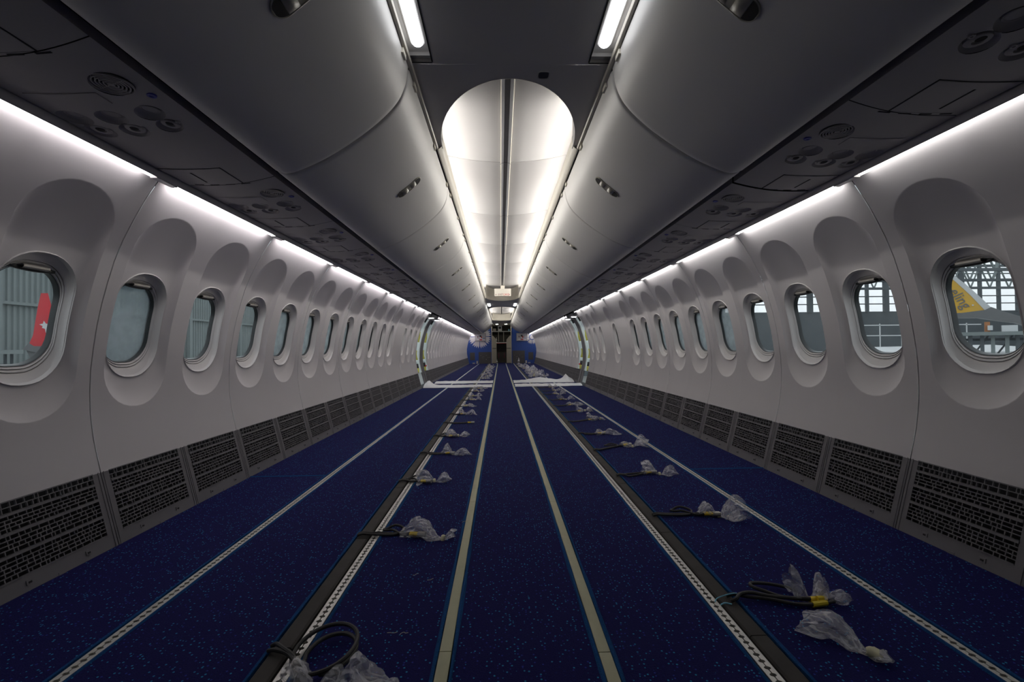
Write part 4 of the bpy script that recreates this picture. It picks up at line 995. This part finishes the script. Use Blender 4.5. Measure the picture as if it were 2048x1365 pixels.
t = thing('plastic_bag', 'big clear plastic bag bound with yellowed tape, lying loose by the outer track', 'bag', (.83, 1.335, .0135))
o = obj('bag_sheet', bag_mesh(.20, .062, .055, 52, 2), t, (0, 0, 0), -.95)
mb = MB(); rnd = random.Random(4)
mb.grid([[(x + rnd.uniform(-.003, .003), r * math.cos(a) * rnd.uniform(.85, 1.15), max(.001, .014 + r * .7 * math.sin(a) * rnd.uniform(.85, 1.15))) for a in [2 * math.pi * k / 12 for k in range(12)]] for x, r in ((-.016, .010), (-.014, .015), (-.006, .018), (.004, .017), (.013, .015), (.016, .010))], 0, True); obj('tape_band', mb.mesh('tape_band', 'tape', angle=60), t, (.098, -.137, 0), -.95)
# bundles and bag pile beyond the white sheets
for i in range(13):
    ay = 12.2 + .73 * i + .1
    bundle(-1, i, -AX, ay, -.57 + .06 * math.sin(i * 2.1), ay + .05, i % 4, 90 + i, 0, .24, .085, .075, label=f'bagged cables on the floor, {ordi(i + 1)} beyond the white sheets, red-tail side')
for i in range(7):
    ay = 17.6 + .73 * i
    bundle(1, i, AX, ay, .80 + .08 * math.sin(i * 1.7), ay + .05, (i + 1) % 4, 120 + i, 0, .24, .09, .08, label=f'bagged cables on the floor, {ordi(i + 1)} beyond the heap of bags, yellow-tail side')
pile = [(.72, 12.75, .30, .14, .15, .1), (1.02, 12.5, .30, .10, .18, .6), (.78, 13.3, .30, .15, .18, .1), (.90, 13.9, .30, .15, .20, -.1), (.76, 14.5, .34, .16, .22, .1), (.92, 15.1, .34, .17, .24, .1), (.76, 15.8, .30, .14, .16, -.1), (.86, 16.5, .32, .15, .18, .1)]
for i, (x, y, L, W, H, a) in enumerate(pile):
    t = thing('plastic_bag', f'crumpled clear bag in the heap beyond the white sheets, {ordi(i + 1)} bag toward the blue partition', 'bag', (x, y, .0135), 'heap of bags beyond the white sheets')
    obj('bag_sheet', bag_mesh(L, W, H, 200 + i, (0, 2, 1, 0)[i % 4]), t, (0, 0, 0), a)
    tk = MB(); tk.lathe([(W * .2, -.02), (W * .25, 0), (W * .2, .02)], 10, (0, 0, H * .28), 'x'); obj('tape_band', tk.mesh('tape_band', 'tape'), t, (L * .5 * math.cos(a), L * .5 * math.sin(a), 0), a)

# white film sheets across the floor
def sheet(x0, x1, ya, yb, seed, label, peak=None, bulge=0.):
    rnd = random.Random(seed); n = 60; m = 10; rows = []
    e0 = [rnd.uniform(-.04, .04) for _ in range(n + 1)]; e1 = [rnd.uniform(-.04, .04) for _ in range(n + 1)]
    sm = lambda a: [sum(a[max(0, i - 2):i + 3]) / len(a[max(0, i - 2):i + 3]) for i in range(len(a))]
    e0, e1 = sm(sm(e0)), sm(e1)
    for i in range(n + 1):
        t = i / n; x = x0 + (x1 - x0) * t; row = []
        for j in range(m + 1):
            u = j / m; y = ya + e0[i] * 2.2 + (yb + e1[i] * 2 + bulge * math.exp(-((t - .5) / .2) ** 2) - ya - e0[i] * 2.2) * u
            z = .022 + .028 * math.sin(math.pi * u) ** .7 + .006 * math.sin(30 * u + i * .3) * math.sin(i * .5) + .05 * bulge * math.exp(-((t - .45) / .2) ** 2) * math.sin(math.pi * u)
            if peak: z += peak[1] * math.exp(-(abs(x - peak[0]) / .09) ** 1.3) * u ** .7
            if j in (0, m): z = .0175 if not (peak and j == m) else z - .03
            row.append((x, y, max(.0175, z)))
        rows.append(row)
    mb = MB(); mb.grid(rows); o = obj('film_sheet', mb.mesh('film_sheet', 'film', angle=60)); tag(o, label, 'plastic sheet', 'white sheets across the floor'); return o
sheet(-1.70, -.245, 9.66, 10.15, 1, 'folded white film sheet across the red-tail floor, farther from the blue partition', (-1.64, .12))
sheet(-1.62, -.245, 10.75, 11.35, 2, 'folded white film sheet across the red-tail floor, nearer the blue partition')
sheet(.245, 1.70, 9.72, 10.25, 3, 'folded white film sheet across the yellow-tail floor, farther from the blue partition')
sheet(.245, 1.68, 10.75, 11.4, 4, 'folded white film sheet across the yellow-tail floor, nearer the blue partition', (1.56, .16), .75)
# a few threads of lint on the carpet
rnd = random.Random(77)
for i, (x, y) in enumerate(((-.40, 1.36), (-.36, 1.35), (-.39, 1.70), (-.33, 1.66), (-.25, 2.2))):
    p = [(0, 0, 0)]; 
    for k in range(4): p.append((p[-1][0] + rnd.uniform(.002, .010), p[-1][1] + rnd.uniform(-.004, .006), rnd.uniform(0, .003)))
    mb = MB(); mb.tube(smooth_path(p, 4), .0007, 5); o = obj('lint_thread', mb.mesh('lint_thread', 'tape'), None, (x, y, .0145)); tag(o, 'stray pale thread of lint on the blue carpet by the aisle strip', 'thread', 'lint on the carpet')

# ------------------------------------------------------------------ hangar outside
mb = MB(); mb.box((0, 30, -3.1), (160, 130, .2)); tag(obj('floor_hangar', mb.mesh('floor', 'concrete', smooth=False)), 'concrete hangar floor outside the aircraft', 'floor', kind='structure')
hw = tag(obj('wall_hangar_left', None), 'grey-green corrugated hangar wall seen through the windows behind the red tail', 'wall', kind='structure')
mb = MB(); pr = []
for k in range(int(100 / .42)):
    y = -12 + k * .42; pr += [(-36.0, y), (-36.0, y + .16), (-35.9, y + .21), (-35.9, y + .37)]
mb.add([(x, y, -3) for x, y in pr] + [(x, y, 13) for x, y in pr], [(i, i + 1, len(pr) + i + 1, len(pr) + i) for i in range(len(pr) - 1)])
obj('corrugated_sheet', mb.mesh('corrugated_sheet', 'hangar_steel', smooth=False), hw)
for z in (-.2, 4.5, 9.2): mb = MB(); mb.box((-35.75, 38, z), (.2, 100, .22)); obj('girt', mb.mesh('girt', 'hangar_steel', smooth=False), hw)
for y in (33.0, 43, 53, 63, 73): mb = MB(); mb.box((-35.6, y, 5), (.35, .45, 16)); obj('column', mb.mesh('column', 'hangar_steel', smooth=False), hw)
wr = tag(obj('wall_hangar_back', None), 'dark far hangar wall with a bright glazed band above', 'wall', kind='structure')
def hb(nm, c, d, m, par): mb = MB(); mb.box(c, d); return obj(nm, mb.mesh(nm, m, smooth=False), par)
hb('lower_wall', (42, 60, 1.1), (90, .3, 8.2), 'hangar_dark', wr); hb('upper_wall', (42, 60, 14.5), (90, .3, 5), 'hangar_dark', wr); hb('side_wall', (14, 60.1, 8), (32, .3, 10), 'hangar_steel', wr); hb('left_wall', (-20, 76, 3), (34, .3, 9.0), 'hangar_steel', wr)
for k in range(20): hb('mullion', (31 + k * 2.6, 59.8, 8.6), (.35 if k % 4 else .7, .3, 7), 'hangar_dark', wr)
for z in (6.2, 7.2, 8.2, 9.2, 10.2, 11.2): hb('transom', (56, 59.75, z), (52, .25, .12), 'hangar_dark', wr)
wr2 = tag(obj('wall_hangar_right', None), 'grey hangar side wall beyond the yellow tail', 'wall', kind='structure')
hb('side_sheet', (78, 25, 2), (.3, 70, 10), 'hangar_dark', wr2)
# red tail
nrm = Vector((-1, 1, 0)).normalized(); tv = Vector((1, 1, 0)).normalized()
def tpoly(pts, off=0): return [Vector((-26.7, 27.04, 0)) + tv * a + Vector((0, 0, z)) + nrm * off for a, z in pts]
A_ = lambda x: (x + 26.7) * math.sqrt(2)
rtail = thing('aircraft_tail', 'red aircraft tail fin with a white star-like bird emblem outside the window', 'aircraft tail', (-26.7, 27.04, -3))
org = (-26.7, 27.04, -3)
def tp(nm, pts, m, t, off, par=rtail):
    mb = MB(); mb.prism(tpoly([(A_(x), z) for x, z in pts], off), nrm, t); return obj(nm, mb.mesh(nm, m, smooth=False, org=org), par)
tp('fin', [(-26.69, 4.3), (-26.49, 4.32), (-26.42, 3.81), (-26.35, 3.34), (-26.1, 2.2), (-25.6, 1.18), (-26.88, 1.22), (-27.01, 1.39), (-26.91, 1.84), (-26.85, 2.62), (-26.77, 3.58)], 'red', .3, 0)
tp('emblem', [(-26.74, 2.48), (-26.63, 2.53), (-26.61, 2.7), (-26.54, 2.53), (-26.43, 2.52), (-26.5, 2.4), (-26.36, 2.23), (-26.47, 2.24), (-26.55, 1.99), (-26.57, 2.23), (-26.66, 2.28), (-26.64, 2.39)], 'tail_white', .02, -.02)
tp('emblem', [(-26.42 + .045 * math.cos(a), 2.63 + .075 * math.sin(a)) for a in [2 * math.pi * k / 14 for k in range(14)]], 'tail_white', .02, -.02)
tp('tail_cone', [(-27.2, 1.04), (-27.04, 1.37), (-26.88, 1.22), (-25.6, 1.18), (-25.2, .5), (-26.27, .68), (-26.85, .87)], 'tail_grey', .9, -.3)
tp('fuselage', [(-27.09, .97), (-26.85, .87), (-26.27, .68), (-25.2, .5), (-25.2, -2.4), (-26.4, -1.6), (-26.84, -.08), (-26.91, .26)], 'tail_grey', 1.4, -.2)
dk = thing('work_dock', 'steel maintenance dock standing by the red tail', 'dock', (-27.8, 25.8, -3))
hb('deck', (0, 0, 3.9), (2.0, .9, .22), 'hangar_steel', dk).rotation_euler = (0, 0, math.pi / 4)
for a in (-.9, -.3, .3, .55): hb('leg', (a * .7, a * .7, 1.9), (.09, .09, 3.8), 'hangar_dark', dk)
for z in (3.2, 2.4): hb('brace', (0, 0, z), (1.8, .06, .08), 'hangar_dark', dk).rotation_euler = (0, 0, math.pi / 4)
# yellow tail
nr2 = Vector((1, 1, 0)).normalized(); tv2 = Vector((1, -1, 0)).normalized(); B2 = Vector((24.7, 23.38, 0))
def t2(nm, pts, m, t, off, par):
    mb = MB(); mb.prism([B2 + tv2 * ((x - 24.7) * math.sqrt(2)) + Vector((0, 0, z)) + nr2 * off for x, z in pts], nr2, t); return obj(nm, mb.mesh(nm, m, smooth=False, org=(24.7, 23.38, -3)), par)
yt = thing('aircraft_tail', 'yellow aircraft tail fin with grey lettering outside the window', 'aircraft tail', (24.7, 23.38, -3))
t2('fin', [(23.4, 5.9), (24.36, 4.12), (24.73, 3.38), (25.1, 2.54), (24.5, 2.44), (23.4, 2.44)], 'tail_yellow', .25, 0, yt)
t2('leading_edge', [(23.6, 6.0), (24.38, 4.37), (24.61, 3.99), (24.97, 3.29), (25.26, 2.68), (25.1, 2.54), (24.73, 3.38), (24.36, 4.12), (23.4, 5.9)], 'tail_white', .3, -.02, yt)
t2('fuselage', [(23.2, 2.44), (24.5, 2.44), (25.1, 2.54), (25.26, 2.68), (25.55, 2.44), (25.83, 2.24), (26.32, 1.91), (27.4, 1.5), (27.4, 1.0), (26.32, 1.51), (25.83, 1.84), (25.37, 1.98), (24.9, 2.16), (23.2, 2.25)], 'tail_grey', .9, -.2, yt)
me = text_mesh('eling', .62, 'tail_grey', 'lettering', .01)
lo = obj('lettering', me, yt); 
d2 = Vector((.37 * math.sqrt(2), -.98)).normalized()               # text runs down along the fin
tx = tv2 * d2.x + Vector((0, 0, d2.y)); ty = tv2 * (-d2.y) + Vector((0, 0, d2.x)); tz = tx.cross(ty)
cpos = B2 + tv2 * ((24.47 - 24.7) * math.sqrt(2)) + Vector((0, 0, 3.22)) + nr2 * -.03 - Vector((24.7, 23.38, -3))
lo.matrix_local = Matrix(((tx.x, ty.x, tz.x, cpos.x), (tx.y, ty.y, tz.y, cpos.y), (tx.z, ty.z, tz.z, cpos.z), (0, 0, 0, 1)))
t2('dot', [(24.80 + .03 * math.cos(a), 2.83 + .042 * math.sin(a)) for a in [2 * math.pi * k / 12 for k in range(12)]], 'tail_white', .02, -.03, yt)
gd = thing('work_gantry', 'steel maintenance gantry with posts and deck below the yellow tail', 'dock', (25.4, 22.6, -3))
def g2(nm, x0, x1, z0, z1, m, off=0, t=.15):
    q = [(x0, z0), (x1, z0), (x1, z1), (x0, z1)]; q = [(24.7 + (x - 24.7) * .86, .85 + (max(z, -3.63) - .85) * .86) for x, z in q]
    return t2(nm, q, m, t, off - 4.75, gd_par)
gd.location = (24.7, 23.38, -3); gd_par = gd
g2('deck', 24.3, 27.6, 1.22, 1.40, 'hangar_steel', -.6, 1.4); g2('beam', 24.3, 27.6, .95, 1.08, 'hangar_dark', .3, .2)
for x in (24.55, 24.85, 25.12, 25.47, 25.72, 26.1, 26.6): g2('post', x, x + .10, -3.62, 1.3, 'hangar_steel' if x in (25.12, 25.47) else 'hangar_dark', -.3 + .2 * (x % .3), .15)
for x in (24.6, 25.2, 25.9): 
    t2('brace', [(24.7 + (a - 24.7) * .86, .85 + (b - .85) * .86) for a, b in ((x, .1), (x + .06, .1), (x + .5, 1.2), (x + .44, 1.2))], 'hangar_dark', .06, -4.55, gd)
g2('crate', 25.0, 25.14, 1.40, 1.95, 'orange_brown', .6, .3); g2('crate', 25.45, 25.85, 1.42, 1.75, 'tail_white', .8, .3); g2('crate', 25.07, 25.2, 1.5, 1.75, 'tail_white', .4, .15)
# roof trusses across the hangar
for k in range(3):
    tr = thing('roof_truss', f'steel lattice roof truss of the hangar, {ordi(k + 1)} beyond the yellow tail', 'truss', (52, 42 + 7 * k, 9), 'hangar roof trusses')
    for z in (-1.2, 1.6): hb('chord', (0, 0, z), (60, .28, .28), 'hangar_dark', tr)
    mb = MB()
    for q in range(24): mb.tube([(-30 + q * 2.5, 0, -1.2), (-28.75 + q * 2.5, 0, 1.6)], .09, 5); mb.tube([(-28.75 + q * 2.5, 0, 1.6), (-27.5 + q * 2.5, 0, -1.2)], .09, 5)
    obj('web', mb.mesh('web', 'hangar_steel', smooth=False), tr)
# railing and pale wing seen through the next windows
rl = thing('guard_rail', 'thin steel guard rail on a dock outside the yellow-tail windows', 'railing', (27, 30, -3))
for z in (4.4, 5.1): hb('rail', (1.0, 0, z), (9, .05, .06), 'tail_white', rl)
for x in (-3, -1.5, 0, 1.5, 3, 4.5): hb('baluster', (x, 0, 4.4), (.05, .05, 1.6), 'tail_white', rl)
hb('platform', (1.0, .4, 3.4), (9, 1.2, .25), 'hangar_steel', rl)
for x in (-3, 0, 3, 5): hb('leg', (x, .4, 1.65), (.15, .15, 3.3), 'hangar_dark', rl)
wg = thing('parked_wing', 'pale aircraft wing surface below the guard rail outside', 'wing', (26, 27, -3))
mb = MB(); mb.prism([(-5, -2, 3.1), (5, -3, 3.3), (6, 2, 3.6), (-4, 2.4, 3.5)], (0, 0, 1), .12); obj('skin', mb.mesh('skin', 'tail_white', smooth=False), wg)
